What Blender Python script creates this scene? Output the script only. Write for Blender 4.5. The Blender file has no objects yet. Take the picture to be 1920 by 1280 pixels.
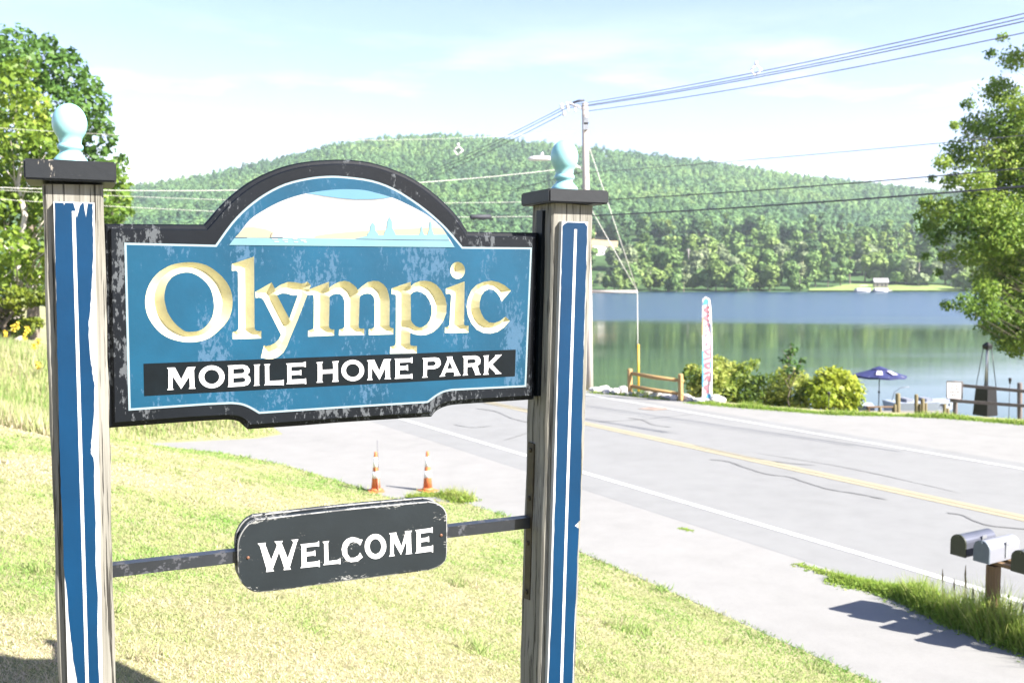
import bpy, bmesh, math, random
import numpy as np
from mathutils import Vector, Matrix
from mathutils.geometry import delaunay_2d_cdt
random.seed(7); RNG = np.random.default_rng(11)
R = math.radians
SC = bpy.context.scene
COL = SC.collection
# ------------------------------------------------------------------ camera maths
FPX, CX, CY, HOR = 1800.0, 960.0, 640.0, 515.0
PIT = math.atan((CY - HOR) / FPX)
EYE = Vector((0, 0, 7.1))                      # water level is z = 0
CP, SP = math.cos(PIT), math.sin(PIT)
def ray(px, py):
    a, b = (px - CX) / FPX, -(py - CY) / FPX
    return Vector((a, CP + b * SP, -SP + b * CP))
def at(px, py, Y):
    d = ray(px, py); return EYE + d * (Y / d.y)
def proj(p):
    q = Vector(p) - EYE
    yc = q.y * SP + q.z * CP; zc = q.y * CP - q.z * SP
    return CX + FPX * q.x / zc, CY - FPX * yc / zc
# road plane
D1 = ray(-90, 537).normalized()
HN = Vector((D1.y, -D1.x, 0)).normalized()
RN = HN.cross(D1).normalized()
HR = 3.4
def onroad(px, py):
    d = ray(px, py); return EYE + d * (-HR / RN.dot(d))
RC = RN.dot(EYE) - HR
def zroad(x, y): return (RC - RN.x * x - RN.y * y) / RN.z
SD = np.array([D1.x, D1.y]); SD /= np.linalg.norm(SD); SN = np.array([SD[1], -SD[0]])
def st2xy(s, t): return (s * SD[0] + t * SN[0], s * SD[1] + t * SN[1])
def xy2st(x, y): return (x * SD[0] + y * SD[1], x * SN[0] + y * SN[1])
# sign plane
SA = R(24.0)
SU = Vector((math.cos(SA), math.sin(SA), 0)); SNV = Vector((math.sin(SA), -math.cos(SA), 0)); SZ = Vector((0, 0, 1))
S0 = at(139, 515, 2.37)
def onsign(px, py, n=0.0):
    d = ray(px, py); o = S0 + SNV * n
    k = (o - EYE).dot(SNV) / d.dot(SNV)
    return EYE + d * k
def suv(px, py, n=0.0):
    q = onsign(px, py, n) - S0
    return (q.dot(SU), q.z)
def suvw(u, v, n=0.0): return S0 + SU * u + SZ * v + SNV * n

# ------------------------------------------------------------------ object helpers
def tag(o, label=None, cat=None, group=None, kind=None):
    if label: o['label'] = label
    if cat: o['category'] = cat
    if group: o['group'] = group
    if kind: o['kind'] = kind
    return o
def empty(name, loc, label, cat, group=None, rz=0.0):
    o = bpy.data.objects.new(name, None); COL.objects.link(o)
    o.empty_display_size = 0.1
    o.location = loc; o.rotation_euler = (0, 0, rz)
    return tag(o, label, cat, group)
def copy_tree(o, parent=None):
    c = o.copy(); COL.objects.link(c); c.parent = parent
    for ch in list(o.children): copy_tree(ch, c)
    return c
class MB:
    def __init__(s): s.v = []; s.f = []; s.m = []; s.sm = []
    def add(s, vs, fs, m=0, smooth=False):
        b = len(s.v); s.v += [tuple(v) for v in vs]
        for f in fs: s.f.append(tuple(i + b for i in f)); s.m.append(m); s.sm.append(smooth)
        return s
    def box(s, c, sx, sy, sz, ux=(1, 0, 0), uy=(0, 1, 0), uz=(0, 0, 1), m=0):
        c = Vector(c); ux = Vector(ux) * sx / 2; uy = Vector(uy) * sy / 2; uz = Vector(uz) * sz / 2
        vs = [c + ux * a + uy * b + uz * d for d in (-1, 1) for b in (-1, 1) for a in (-1, 1)]
        return s.add(vs, [(0, 2, 3, 1), (4, 5, 7, 6), (0, 1, 5, 4), (2, 6, 7, 3), (0, 4, 6, 2), (1, 3, 7, 5)], m)
    def hexa(s, a, b, m=0):          # two quads (lists of 4), a -> b
        n = len(a); vs = list(a) + list(b)
        fs = [tuple(range(n - 1, -1, -1)), tuple(range(n, 2 * n))] + [(i, (i + 1) % n, n + (i + 1) % n, n + i) for i in range(n)]
        return s.add(vs, fs, m)
    def tube(s, pts, rad, n=8, m=0, caps=True, smooth=True):
        pts = [Vector(p) for p in pts]
        rad = rad if isinstance(rad, (list, tuple)) else [rad] * len(pts)
        vs = []; ref = None
        for i, p in enumerate(pts):
            d = (pts[min(i + 1, len(pts) - 1)] - pts[max(i - 1, 0)]).normalized()
            if ref is None: ref = d.orthogonal().normalized()
            ref = (ref - d * ref.dot(d)).normalized(); q = d.cross(ref)
            for k in range(n):
                a = 2 * math.pi * k / n
                vs.append(p + (ref * math.cos(a) + q * math.sin(a)) * rad[i])
        fs = []
        for i in range(len(pts) - 1):
            for k in range(n):
                fs.append((i * n + k, i * n + (k + 1) % n, (i + 1) * n + (k + 1) % n, (i + 1) * n + k))
        s.add(vs, fs, m, smooth)
        if caps:
            b = len(s.v) - len(vs)
            s.f.append(tuple(b + k for k in range(n - 1, -1, -1))); s.m.append(m); s.sm.append(False)
            e = b + (len(pts) - 1) * n
            s.f.append(tuple(e + k for k in range(n))); s.m.append(m); s.sm.append(False)
        return s
    def lathe(s, c, prof, n=24, m=0, smooth=True):
        c = Vector(c); vs = []
        for r, h in prof:
            for k in range(n):
                a = 2 * math.pi * k / n; vs.append(c + Vector((r * math.cos(a), r * math.sin(a), h)))
        fs = [(i * n + k, i * n + (k + 1) % n, (i + 1) * n + (k + 1) % n, (i + 1) * n + k) for i in range(len(prof) - 1) for k in range(n)]
        s.add(vs, fs, m, smooth)
        b = len(s.v) - len(vs)
        s.f.append(tuple(b + k for k in range(n - 1, -1, -1))); s.m.append(m); s.sm.append(False)
        e = b + (len(prof) - 1) * n
        s.f.append(tuple(e + k for k in range(n))); s.m.append(m); s.sm.append(False)
        return s
    def build(s, name, mats, parent=None, origin=None, loc=None):
        o0 = Vector(origin) if origin is not None else Vector((0, 0, 0))
        me = bpy.data.meshes.new(name)
        me.from_pydata([tuple(Vector(v) - o0) for v in s.v], [], s.f)
        for mm in (mats if isinstance(mats, (list, tuple)) else [mats]): me.materials.append(mm)
        me.polygons.foreach_set('material_index', s.m); me.polygons.foreach_set('use_smooth', s.sm)
        me.update()
        o = bpy.data.objects.new(name, me); COL.objects.link(o)
        if parent is not None: o.parent = parent
        elif origin is not None: o.location = o0
        return o
def npobj(name, V, F, mats, parent=None, origin=(0, 0, 0), tone=None, smooth=False, mi=None, vnorm=None):
    """fast mesh from numpy arrays; F is (m,3) or (m,4)"""
    V = np.asarray(V, np.float32) - np.asarray(origin, np.float32)
    F = np.asarray(F, np.int32); k = F.shape[1]
    me = bpy.data.meshes.new(name)
    me.vertices.add(len(V)); me.vertices.foreach_set('co', V.ravel())
    me.loops.add(F.size); me.loops.foreach_set('vertex_index', F.ravel())
    me.polygons.add(len(F)); me.polygons.foreach_set('loop_start', np.arange(0, F.size, k, dtype=np.int32))
    if smooth: me.polygons.foreach_set('use_smooth', np.ones(len(F), bool))
    for mm in (mats if isinstance(mats, (list, tuple)) else [mats]): me.materials.append(mm)
    if mi is not None: me.polygons.foreach_set('material_index', np.asarray(mi, np.int32))
    if tone is not None:
        a = me.attributes.new('tone', 'FLOAT', 'FACE'); a.data.foreach_set('value', np.asarray(tone, np.float32))
    me.update(calc_edges=True); me.validate()
    o = bpy.data.objects.new(name, me); COL.objects.link(o)
    if parent is not None: o.parent = parent
    else: o.location = origin
    return o
def tubeline(A, B, sag, n=24):
    A, B = Vector(A), Vector(B)
    return [A.lerp(B, i / n) - Vector((0, 0, sag * 4 * (i / n) * (1 - i / n))) for i in range(n + 1)]

# ------------------------------------------------------------------ materials
def newmat(name):
    m = bpy.data.materials.new(name); m.use_nodes = True
    nt = m.node_tree; nt.nodes.clear()
    out = nt.nodes.new('ShaderNodeOutputMaterial'); b = nt.nodes.new('ShaderNodeBsdfPrincipled')
    nt.links.new(b.outputs[0], out.inputs[0])
    return m, nt, b, out
def N(nt, t, **kw):
    n = nt.nodes.new('ShaderNode' + t)
    for k, v in kw.items():
        if k in n.inputs.keys() if isinstance(k, str) else False: n.inputs[k].default_value = v
        else: setattr(n, k, v)
    return n
def noise(nt, scale, detail=4, rough=0.55, mapscale=None, coord='Object', off=None):
    tc = nt.nodes.new('ShaderNodeTexCoord')
    n = nt.nodes.new('ShaderNodeTexNoise'); n.inputs['Scale'].default_value = scale
    n.inputs['Detail'].default_value = detail; n.inputs['Roughness'].default_value = rough
    mp = nt.nodes.new('ShaderNodeMapping')
    if mapscale: mp.inputs['Scale'].default_value = mapscale
    if off: mp.inputs['Location'].default_value = off
    nt.links.new(tc.outputs[coord], mp.inputs[0]); nt.links.new(mp.outputs[0], n.inputs['Vector'])
    return n.outputs['Fac']
def ramp(nt, fac, stops, interp='LINEAR'):
    r = nt.nodes.new('ShaderNodeValToRGB'); r.color_ramp.interpolation = interp
    e = r.color_ramp.elements
    while len(e) < len(stops): e.new(0.5)
    for i, (p, c) in enumerate(stops):
        e[i].position = p; e[i].color = (*c, 1) if len(c) == 3 else c
    nt.links.new(fac, r.inputs[0]); return r.outputs[0]
def mix(nt, fac, a, b):
    n = nt.nodes.new('ShaderNodeMix'); n.data_type = 'RGBA'
    for k, v in ((0, fac), (6, a), (7, b)):
        if isinstance(v, (int, float)): n.inputs[k].default_value = v
        elif isinstance(v, tuple): n.inputs[k].default_value = (*v, 1)
        else: nt.links.new(v, n.inputs[k])
    return n.outputs[2]
def math_(nt, op, a, b=None, c=None):
    n = nt.nodes.new('ShaderNodeMath'); n.operation = op
    for i, v in enumerate((a, b, c)):
        if v is None: continue
        if isinstance(v, (int, float)): n.inputs[i].default_value = v
        else: nt.links.new(v, n.inputs[i])
    return n.outputs[0]
def bump(nt, b, h, strength=0.3, dist=0.01):
    n = nt.nodes.new('ShaderNodeBump'); n.inputs['Strength'].default_value = strength; n.inputs['Distance'].default_value = dist
    nt.links.new(h, n.inputs['Height']); nt.links.new(n.outputs[0], b.inputs['Normal']); return n
def setc(nt, b, v):
    if isinstance(v, tuple): b.inputs['Base Color'].default_value = (*v, 1)
    else: nt.links.new(v, b.inputs['Base Color'])
def simple(name, col, rough=0.6, metal=0.0, var=0.25, scale=12.0, spec=0.5, bumpk=0.0, mapscale=None):
    m, nt, b, out = newmat(name)
    f = noise(nt, scale, 5, 0.6, mapscale)
    c2 = tuple(max(0, x * (1 - var)) for x in col); c3 = tuple(min(1, x * (1 + var)) for x in col)
    setc(nt, b, ramp(nt, f, [(0.25, c2), (0.75, c3)]))
    b.inputs['Roughness'].default_value = rough; b.inputs['Metallic'].default_value = metal
    b.inputs['Specular IOR Level'].default_value = spec
    if bumpk: bump(nt, b, noise(nt, scale * 4, 5, 0.6, mapscale), bumpk, 0.005)
    return m
def peel(name, base, chip, rough, s_big, s_fine, amount, var=0.12, mapscale=(1, 1, 0.45), spec=0.5, base2=None, chip2=None, big_w=.55):
    """painted surface with patches where the paint has peeled"""
    m, nt, b, out = newmat(name)
    big = noise(nt, s_big, 2, 0.5, mapscale); fine = noise(nt, s_fine, 8, 0.72, mapscale, off=(3, 1, 7))
    sm = math_(nt, 'ADD', math_(nt, 'MULTIPLY', big, big_w), math_(nt, 'MULTIPLY', fine, 1 - big_w))
    wa = nt.nodes.new('ShaderNodeAttribute'); wa.attribute_name = 'wear'; sm = math_(nt, 'ADD', sm, math_(nt, 'MULTIPLY', wa.outputs['Fac'], 0.085))
    mask = ramp(nt, sm, [(amount, (0, 0, 0)), (amount + 0.012, (1, 1, 1))])
    v = noise(nt, 5, 5, 0.6)
    cb = mix(nt, ramp(nt, v, [(0.3, (0, 0, 0)), (0.7, (1, 1, 1))]), tuple(x * (1 - var) for x in base), base2 or tuple(x * (1 + var) for x in base))
    cc = mix(nt, noise(nt, s_fine * 2, 3), chip, chip2 or tuple(x * 0.7 for x in chip))
    setc(nt, b, mix(nt, mask, cb, cc))
    r = nt.nodes.new('ShaderNodeMapRange'); nt.links.new(mask, r.inputs[0]); r.inputs[3].default_value = rough; r.inputs[4].default_value = 0.8
    nt.links.new(r.outputs[0], b.inputs['Roughness']); b.inputs['Specular IOR Level'].default_value = spec
    bump(nt, b, math_(nt, 'SUBTRACT', noise(nt, 60, 4), math_(nt, 'MULTIPLY', mask, 0.6)), 0.12, 0.003)
    return m
def woodmat(name, a, bcol, dark, grain=(60, 60, 3.0), crack=0.64, rough=0.85):
    m, nt, b, out = newmat(name)
    g = noise(nt, 1.0, 6, 0.65, grain); c = noise(nt, 1.0, 3, 0.6, (grain[0] * 1.8, grain[1] * 1.8, grain[2] * 1.3), off=(5, 2, 1))
    blotch = noise(nt, 6, 4)
    col = mix(nt, ramp(nt, g, [(0.3, (0, 0, 0)), (0.7, (1, 1, 1))]), a, bcol)
    col = mix(nt, math_(nt, 'MULTIPLY', ramp(nt, blotch, [(0.45, (0, 0, 0)), (0.75, (1, 1, 1))]), 0.45), col, tuple(x * 0.6 for x in a))
    ck = ramp(nt, c, [(crack, (0, 0, 0)), (crack + 0.04, (1, 1, 1))])
    setc(nt, b, mix(nt, ck, col, dark)); b.inputs['Roughness'].default_value = rough
    bump(nt, b, math_(nt, 'SUBTRACT', g, ck), 0.5, 0.004)
    return m
def leafmat(name, cols, trans=0.35, rough=0.5, rnd=0.25):
    """foliage: tone attribute picks the leaf colour; object random shifts whole plants"""
    m, nt, b, out = newmat(name)
    a = nt.nodes.new('ShaderNodeAttribute'); a.attribute_name = 'tone'
    oi = nt.nodes.new('ShaderNodeObjectInfo')
    k = math_(nt, 'ADD', a.outputs['Fac'], math_(nt, 'MULTIPLY', math_(nt, 'SUBTRACT', oi.outputs['Random'], 0.5), rnd))
    n = len(cols); c = ramp(nt, k, [(i / (n - 1), cc) for i, cc in enumerate(cols)])
    setc(nt, b, c); b.inputs['Roughness'].default_value = rough; b.inputs['Specular IOR Level'].default_value = 0.3
    t = nt.nodes.new('ShaderNodeBsdfTranslucent'); nt.links.new(c, t.inputs[0])
    ms = nt.nodes.new('ShaderNodeMixShader'); ms.inputs[0].default_value = trans
    nt.links.new(b.outputs[0], ms.inputs[1]); nt.links.new(t.outputs[0], ms.inputs[2]); nt.links.new(ms.outputs[0], out.inputs[0])
    return m

M = {}
M['blue'] = peel('sign_blue_paint', (0.0018, 0.042, 0.082), (0.036, 0.088, 0.148), 0.45, 8, 105, 0.556, var=0.18, big_w=.45, spec=.25)
M['black'] = peel('sign_black_paint', (0.0034, 0.0048, 0.0072), (0.070, 0.077, 0.084), 0.42, 10, 90, 0.578, var=0.25, big_w=.45, spec=.18)
M['board_black'] = peel('welcome_black_paint', (0.0078, 0.0112, 0.0138), (0.22, 0.22, 0.21), 0.55, 14, 130, 0.620, var=0.25, mapscale=(0.6, 0.6, 1.8), big_w=.38, spec=.25)
M['pin'] = simple('pinline_paint', (0.155, 0.205, 0.225), 0.5, var=0.06)
M['white'] = simple('white_sign_paint', (0.50, 0.50, 0.50), 0.5, var=0.04)
M['band'] = simple('band_black_paint', (0.0018, 0.0040, 0.0058), 0.45, var=0.3, scale=20, spec=.15)
M['gold'] = simple('gilded_paint', (0.44, 0.405, 0.245), 0.45, 0.0, var=0.10, scale=30, bumpk=0.15)
M['cream'] = simple('cream_sky_paint', (0.275, 0.265, 0.255), 0.5, var=0.03)
M['peach'] = simple('peach_dusk_paint', (0.235, 0.195, 0.125), 0.5, var=0.05)
M['sunpaint'] = simple('pale_sun_paint', (0.228, 0.217, 0.212), 0.5, var=0.03)
M['cyan'] = simple('pale_cyan_paint', (0.080, 0.165, 0.195), 0.5, var=0.08)
M['sky_lens'] = simple('light_blue_paint', (0.048, 0.135, 0.195), 0.5, var=0.05)
M['inkline'] = simple('dark_outline_paint', (0.012, 0.02, 0.045), 0.5, var=0.2)
M['postpaint'] = peel('post_blue_paint', (0.0001, 0.0225, 0.062), (0.40, 0.41, 0.42), 0.4, 5, 90, 0.650, var=0.14, mapscale=(1, 1, 0.3), spec=.22)
M['primer'] = woodmat('primed_board', (0.40, 0.40, 0.40), (0.31, 0.31, 0.31), (0.08, 0.07, 0.06), crack=0.72)
M['wood'] = woodmat('weathered_post_wood', (0.215, 0.206, 0.180), (0.095, 0.088, 0.070), (0.018, 0.016, 0.012), grain=(85, 85, 2.4), crack=0.565)
M['cap'] = peel('cap_black_paint', (0.0075, 0.0092, 0.0115), (0.2, 0.18, 0.15), 0.5, 10, 110, 0.63, var=0.2, spec=.3)
M['teal'] = peel('teal_finial_paint', (0.215, 0.42, 0.435), (0.36, 0.42, 0.42), 0.3, 6, 70, 0.60, var=0.08, chip2=(0.26, 0.34, 0.35))
M['steel'] = peel('bar_worn_black_paint', (0.012, 0.014, 0.019), (0.045, 0.047, 0.055), 0.38, 22, 80, 0.545, var=0.2, mapscale=(1, 1, 1))
M['rust'] = simple('rusted_strap_iron', (0.040, 0.031, 0.016), 0.7, 0.3, var=0.4, scale=40, bumpk=0.2)
M['screw'] = simple('rusty_screw', (0.15, 0.07, 0.04), 0.6, 0.4, var=0.4, scale=200)

# ------------------------------------------------------------------ shape fill
def inpoly(x, y, poly):
    P = np.asarray(poly, float); x = np.asarray(x, float); y = np.asarray(y, float)
    ins = np.zeros(x.shape, bool); n = len(P)
    for i in range(n):
        x1, y1 = P[i]; x2, y2 = P[(i + 1) % n]
        if y1 == y2: continue
        c = ((y1 > y) != (y2 > y)) & (x < (x2 - x1) * (y - y1) / (y2 - y1) + x1)
        ins ^= c
    return ins
def inshapes(x, y, shapes):
    r = np.zeros(np.shape(x), bool)
    for o, hs in shapes:
        k = inpoly(x, y, o)
        for h in hs: k &= ~inpoly(x, y, h)
        r |= k
    return r
def fill(shapes):
    """union of (outer, holes) shapes as a triangulation: verts2d, tris"""
    vs, es = [], []
    for o, hs in shapes:
        for lp in [o] + list(hs):
            b = len(vs); vs += [Vector((float(p[0]), float(p[1]))) for p in lp]
            es += [(b + i, b + (i + 1) % len(lp)) for i in range(len(lp))]
    ov, oe, of, *_ = delaunay_2d_cdt(vs, es, [], 0, 1e-7)
    ov = np.array([(v.x, v.y) for v in ov]); of = np.array([f for f in of if len(f) == 3])
    c = ov[of].mean(1)
    return ov, of[inshapes(c[:, 0], c[:, 1], shapes)]
def catmull(pts, sub=4, closed=False):
    n = len(pts); out = []
    rng = n if closed else n - 1
    for i in range(rng):
        p = [pts[(i + k) % n] if closed else pts[min(max(i + k, 0), n - 1)] for k in (-1, 0, 1, 2)]
        for j in range(sub):
            t = j / sub
            out.append(tuple(0.5 * (2 * p[1][a] + (p[2][a] - p[0][a]) * t + (2 * p[0][a] - 5 * p[1][a] + 4 * p[2][a] - p[3][a]) * t * t + (-p[0][a] + 3 * p[1][a] - 3 * p[2][a] + p[3][a]) * t ** 3) for a in (0, 1)))
    if not closed: out.append(tuple(pts[-1]))
    return out
def offset(loop, d):
    """inset (d > 0) of a loop given clockwise or counter-clockwise"""
    P = [Vector(p) for p in loop]; n = len(P)
    area = sum(P[i].x * P[(i + 1) % n].y - P[(i + 1) % n].x * P[i].y for i in range(n))
    sg = 1 if area > 0 else -1; out = []
    for i in range(n):
        a = (P[i] - P[i - 1]).normalized(); b = (P[(i + 1) % n] - P[i]).normalized()
        na = Vector((-a.y, a.x)) * sg; nb = Vector((-b.y, b.x)) * sg
        m = (na + nb); m = m.normalized() if m.length > 1e-6 else na
        out.append(tuple(P[i] + m * (d / max(0.45, m.dot(na)))))
    return out
def sheet(name, shapes, n, mat, parent, origin, mb=None):
    """flat painted sheet on the sign plane, shapes in sign (u,v)"""
    ov, of = fill(shapes)
    m = MB() if mb is None else mb
    fs = []
    for a, b, c in of:
        A, B, C = ov[a], ov[b], ov[c]
        fs.append((a, b, c) if (B[0] - A[0]) * (C[1] - A[1]) - (B[1] - A[1]) * (C[0] - A[0]) > 0 else (a, c, b))
    m.add([suvw(u, v, n) for u, v in ov], fs)
    return m.build(name, mat, parent, origin) if mb is None else m
def Z(pts, ox, oy, k): return [(ox + x / k, oy + y / k) for x, y in pts]
def ell(cx, cy, rx, ry, n=36): return [(cx + rx * math.cos(2 * math.pi * i / n), cy + ry * math.sin(2 * math.pi * i / n)) for i in range(n)]

def seg_dist(x, y, loop, closed=True):
    x = np.asarray(x, float); y = np.asarray(y, float); best = np.full(x.shape, 1e9)
    n = len(loop)
    for i in range(n if closed else n - 1):
        ax, ay = loop[i]; bx, by = loop[(i + 1) % n]; dx, dy = bx - ax, by - ay
        t = np.clip(((x - ax) * dx + (y - ay) * dy) / (dx * dx + dy * dy + 1e-12), 0, 1)
        best = np.minimum(best, (x - ax - t * dx) ** 2 + (y - ay - t * dy) ** 2)
    return np.sqrt(best)
# ================================================================== ENTRANCE SIGN
GZ = zroad(*S0.xy) + 1.80
ROOT = Vector((S0.x + 0.6 * SU.x, S0.y + 0.6 * SU.y, GZ))
sign = empty('entrance_sign', ROOT, 'blue and black carved sign with a round-topped panel between two wooden posts', 'sign')
# ---- posts
def lerp2(a, b, t): return (a[0] + (b[0] - a[0]) * t, a[1] + (b[1] - a[1]) * t)
def make_post(tl, tr, bl, br, capn, fin, board_t, board_b, paint, line_t, line_b, line_w):
    """corners of the front face in the photograph carried onto the sign plane; extruded back"""
    mb = MB()
    A = [Vector(onsign(*p)) for p in (tl, tr, br, bl)]
    # carry the lower edge down into the ground
    dl = (A[3] - A[0]).normalized(); dr = (A[2] - A[1]).normalized()
    k = (A[3].z - (GZ - 0.35)) / -dl.z
    A[3] = A[3] + dl * k; A[2] = A[2] + dr * k
    nseg = 26; ch = 0.006; rings = []
    w = (A[1] - A[0]).length
    for i in range(nseg + 1):
        t = i / nseg; L = A[0].lerp(A[3], t); Rr = A[1].lerp(A[2], t)
        jl = SU * random.uniform(-.0022, .0022); jr = SU * random.uniform(-.0022, .0022)
        bk = -SNV * 0.142
        rings.append([L + SU * ch + jl, Rr - SU * ch + jr, Rr - SNV * ch + jr, Rr + bk + SNV * ch + jr, Rr + bk - SU * ch, L + bk + SU * ch, L + bk + SNV * ch + jl, L - SNV * ch + jl])
    vs = [p for r in rings for p in r]; fs = []
    for i in range(nseg):
        for q in range(8):
            fs.append((i * 8 + q, (i + 1) * 8 + q, (i + 1) * 8 + (q + 1) % 8, i * 8 + (q + 1) % 8))
    fs.append(tuple(range(8))); fs.append(tuple(nseg * 8 + q for q in range(7, -1, -1)))
    mb.add(vs, fs)
    post = mb.build('post', M['wood'], sign, ROOT)
    # cap
    (cl, ct), (cr, cb) = capn
    a = onsign(cl, (ct + cb) / 2, 0.036); b = onsign(cr, (ct + cb) / 2, 0.036)
    hw = (a - b).length / 2; c = (a + b) / 2; h = (onsign(cl, ct, .036) - onsign(cl, cb, .036)).length
    bm = bmesh.new(); bmesh.ops.create_cube(bm, size=1)
    bmesh.ops.scale(bm, verts=bm.verts, vec=(hw * 2, hw * 2, h)); bmesh.ops.bevel(bm, geom=bm.edges[:] , offset=0.004, segments=2, affect='EDGES')
    ccen = Vector((c.x, c.y, c.z)) - SNV * hw
    bm.transform(Matrix.Translation(ccen) @ Matrix.Rotation(SA, 4, 'Z'))
    mb = MB(); mb.add([v.co.copy() for v in bm.verts], [tuple(v.index for v in f.verts) for f in bm.faces]); bm.free()
    mb.build('cap', M['cap'], post, ROOT)
    # finial
    (fx, ftop, fbot) = fin
    base = Vector((ccen.x, ccen.y, ccen.z + h / 2 - 0.001))
    depth = (base - EYE).y / 1.0
    fh = (at(fx, ftop, base.y).z - base.z); u = fh / 106.0
    prof = [(31, 0), (33, 2), (33.5, 6), (31, 10), (26, 15), (21.5, 19), (20, 22), (21, 25), (24, 27), (25, 30), (24.5, 33), (22, 35.5), (21, 37.5)]
    for i in range(1, 17):
        an = -math.pi / 2 + 0.62 + (math.pi - 0.62) * i / 16
        prof.append((33.5 * math.cos(an) if i < 16 else 0.05, 71.5 + 34.5 * math.sin(an)))
    MB().lathe(base, [(r * u * .85, z * u) for r, z in prof], 32).build('finial', M['teal'], post, ROOT)
    # trim board: 19 mm proud
    th = 0.019
    q = [suv(*board_t[0], th), suv(*board_t[1], th), suv(*board_b[1], th), suv(*board_b[0], th)]
    dv = (q[3][1] - (GZ + 0.03)); 
    sl = ((q[3][0] - q[0][0]) / (q[3][1] - q[0][1]), (q[2][0] - q[1][0]) / (q[2][1] - q[1][1]))
    vb = -1.55
    q[3] = (q[3][0] + sl[0] * (vb - q[3][1]), vb); q[2] = (q[2][0] + sl[1] * (vb - q[2][1]), vb)
    mb = MB(); mb.hexa([suvw(*p, th) for p in q], [suvw(*p, 0.0005) for p in q])
    mb.build('trim_board', M['primer'], post, ROOT)
    sheet('board_paint', [([suv(*p, th) for p in paint], [])], th + 0.0008, M['postpaint'], post, ROOT)
    la, lb = suv(*line_t, th), suv(*line_b, th); wl = line_w / 2
    lp = [(la[0] - wl, la[1]), (la[0] + wl, la[1]), (lb[0] + wl, lb[1]), (lb[0] - wl, lb[1])]
    sheet('pin_stripe', [(lp, [])], th + 0.0014, M['white'], post, ROOT)
    return post
def ragged(edge, amp, k, seed):
    """a paint edge broken up between the traced points"""
    r = random.Random(seed); out = []
    for a, b in zip(edge[:-1], edge[1:]):
        for i in range(k):
            t = i / k; p = lerp2(a, b, t); out.append((p[0] + r.uniform(-amp, amp), p[1]))
    out.append(edge[-1]); return out
pl = ragged([(103, 380), (103.5, 470), (106, 560), (107, 650), (109, 700), (110, 760), (112, 850), (114, 920), (118, 980), (119, 1060), (126, 1110), (129, 1160), (134, 1200), (138, 1240), (146, 1283), (150, 1330)], 0.5, 6, 1)
pr = ragged([(186, 1330), (186, 1280), (183, 1200), (183, 1120), (180, 1060), (179, 980), (177, 900), (176, 860), (170, 850), (171, 830), (176, 780), (177, 722), (173, 700), (173, 690), (170, 680), (167, 640), (166, 610), (170, 570), (173, 520), (175, 470), (174, 420), (174, 382)], 0.7, 5, 2)
ptop = [(165, 381.5), (163, 396), (161.5, 408), (159, 396), (157, 381), (154, 381), (150, 386), (147.5, 397), (144, 409), (142, 396), (137.5, 381), (122, 380.5), (120.5, 385), (119, 380.5)]
P1 = make_post((79, 345), (195, 347), (110, 1280), (217, 1280), ((44, 300), (218, 339)), (132, 194, 300),
               [(100, 378), (177, 380)], [(127, 1280), (193, 1280)], pl + pr + ptop, (138, 396), (163.5, 1280), 0.0075)
rl = ragged([(1055, 424), (1053, 500), (1051, 560), (1048, 650), (1045, 760), (1043, 860), (1041, 940), (1038, 1020), (1036, 1100), (1032, 1190), (1028, 1280), (1026, 1330)], 0.5, 6, 3)
rr = ragged([(1072, 1330), (1073, 1280), (1077, 1180), (1082, 1060), (1085, 990), (1078, 985), (1087, 975), (1089, 880), (1092, 760), (1094, 660), (1097, 560), (1100, 470), (1101, 425)], 0.6, 6, 4)
P2 = make_post((1036.5, 380), (1113, 386), (1010.5, 1280), (1078.5, 1280), ((1030, 355), (1142, 381)), (1064, 263, 348),
               [(1053.5, 415), (1102.5, 416)], [(1026.5, 1280), (1074.5, 1280)], rl + rr + [(1096, 418), (1064, 417), (1058, 420)], (1079, 430), (1052.5, 1280), 0.0088)
# iron strap with bolts on the inner face of the second post
mb = MB(); strap = None
sd0, sd1 = -0.075, -0.116
def side(px, py, dn):           # a point on the left-hand side face of the second post, dn behind its front
    a = onsign(1036.5, 380); b = onsign(1010.5, 1280)
    t = (py - 380) / 900.0
    for _ in range(12):
        p = a.lerp(b, t) + SNV * dn
        t += (py - proj(p)[1]) / 900.0
    return p
tl_, bl_ = side(0, 828, sd1), side(0, 1120, sd1); tr_, br_ = side(0, 832, sd0), side(0, 1124, sd0)
e = SU * -0.005
mb.hexa([tl_, tr_, br_, bl_], [tl_ + e, tr_ + e, br_ + e, bl_ + e])
strap = mb.build('iron_strap', M['rust'], sign, ROOT)
for py in (843, 933, 1017, 1108):
    c = side(0, py, (sd0 + sd1) / 2) + e
    MB().tube([c, c + SU * -0.004, c + SU * -0.006], [0.008, 0.008, 0.004], 10).build('bolt', M['rust'], strap, ROOT)
tl_, bl_ = side(0, 395, sd1 + .03), side(0, 742, sd1 + .03); tr_, br_ = side(0, 395, sd0 + .03), side(0, 742, sd0 + .03)
MB().hexa([tl_, tr_, br_, bl_], [tl_ + e * 2.4, tr_ + e * 2.4, br_ + e * 2.4, bl_ + e * 2.4]).build('black_side_strip', M['band'], sign, ROOT)  # black strip along the post's side face, beside the panel edge

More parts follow.
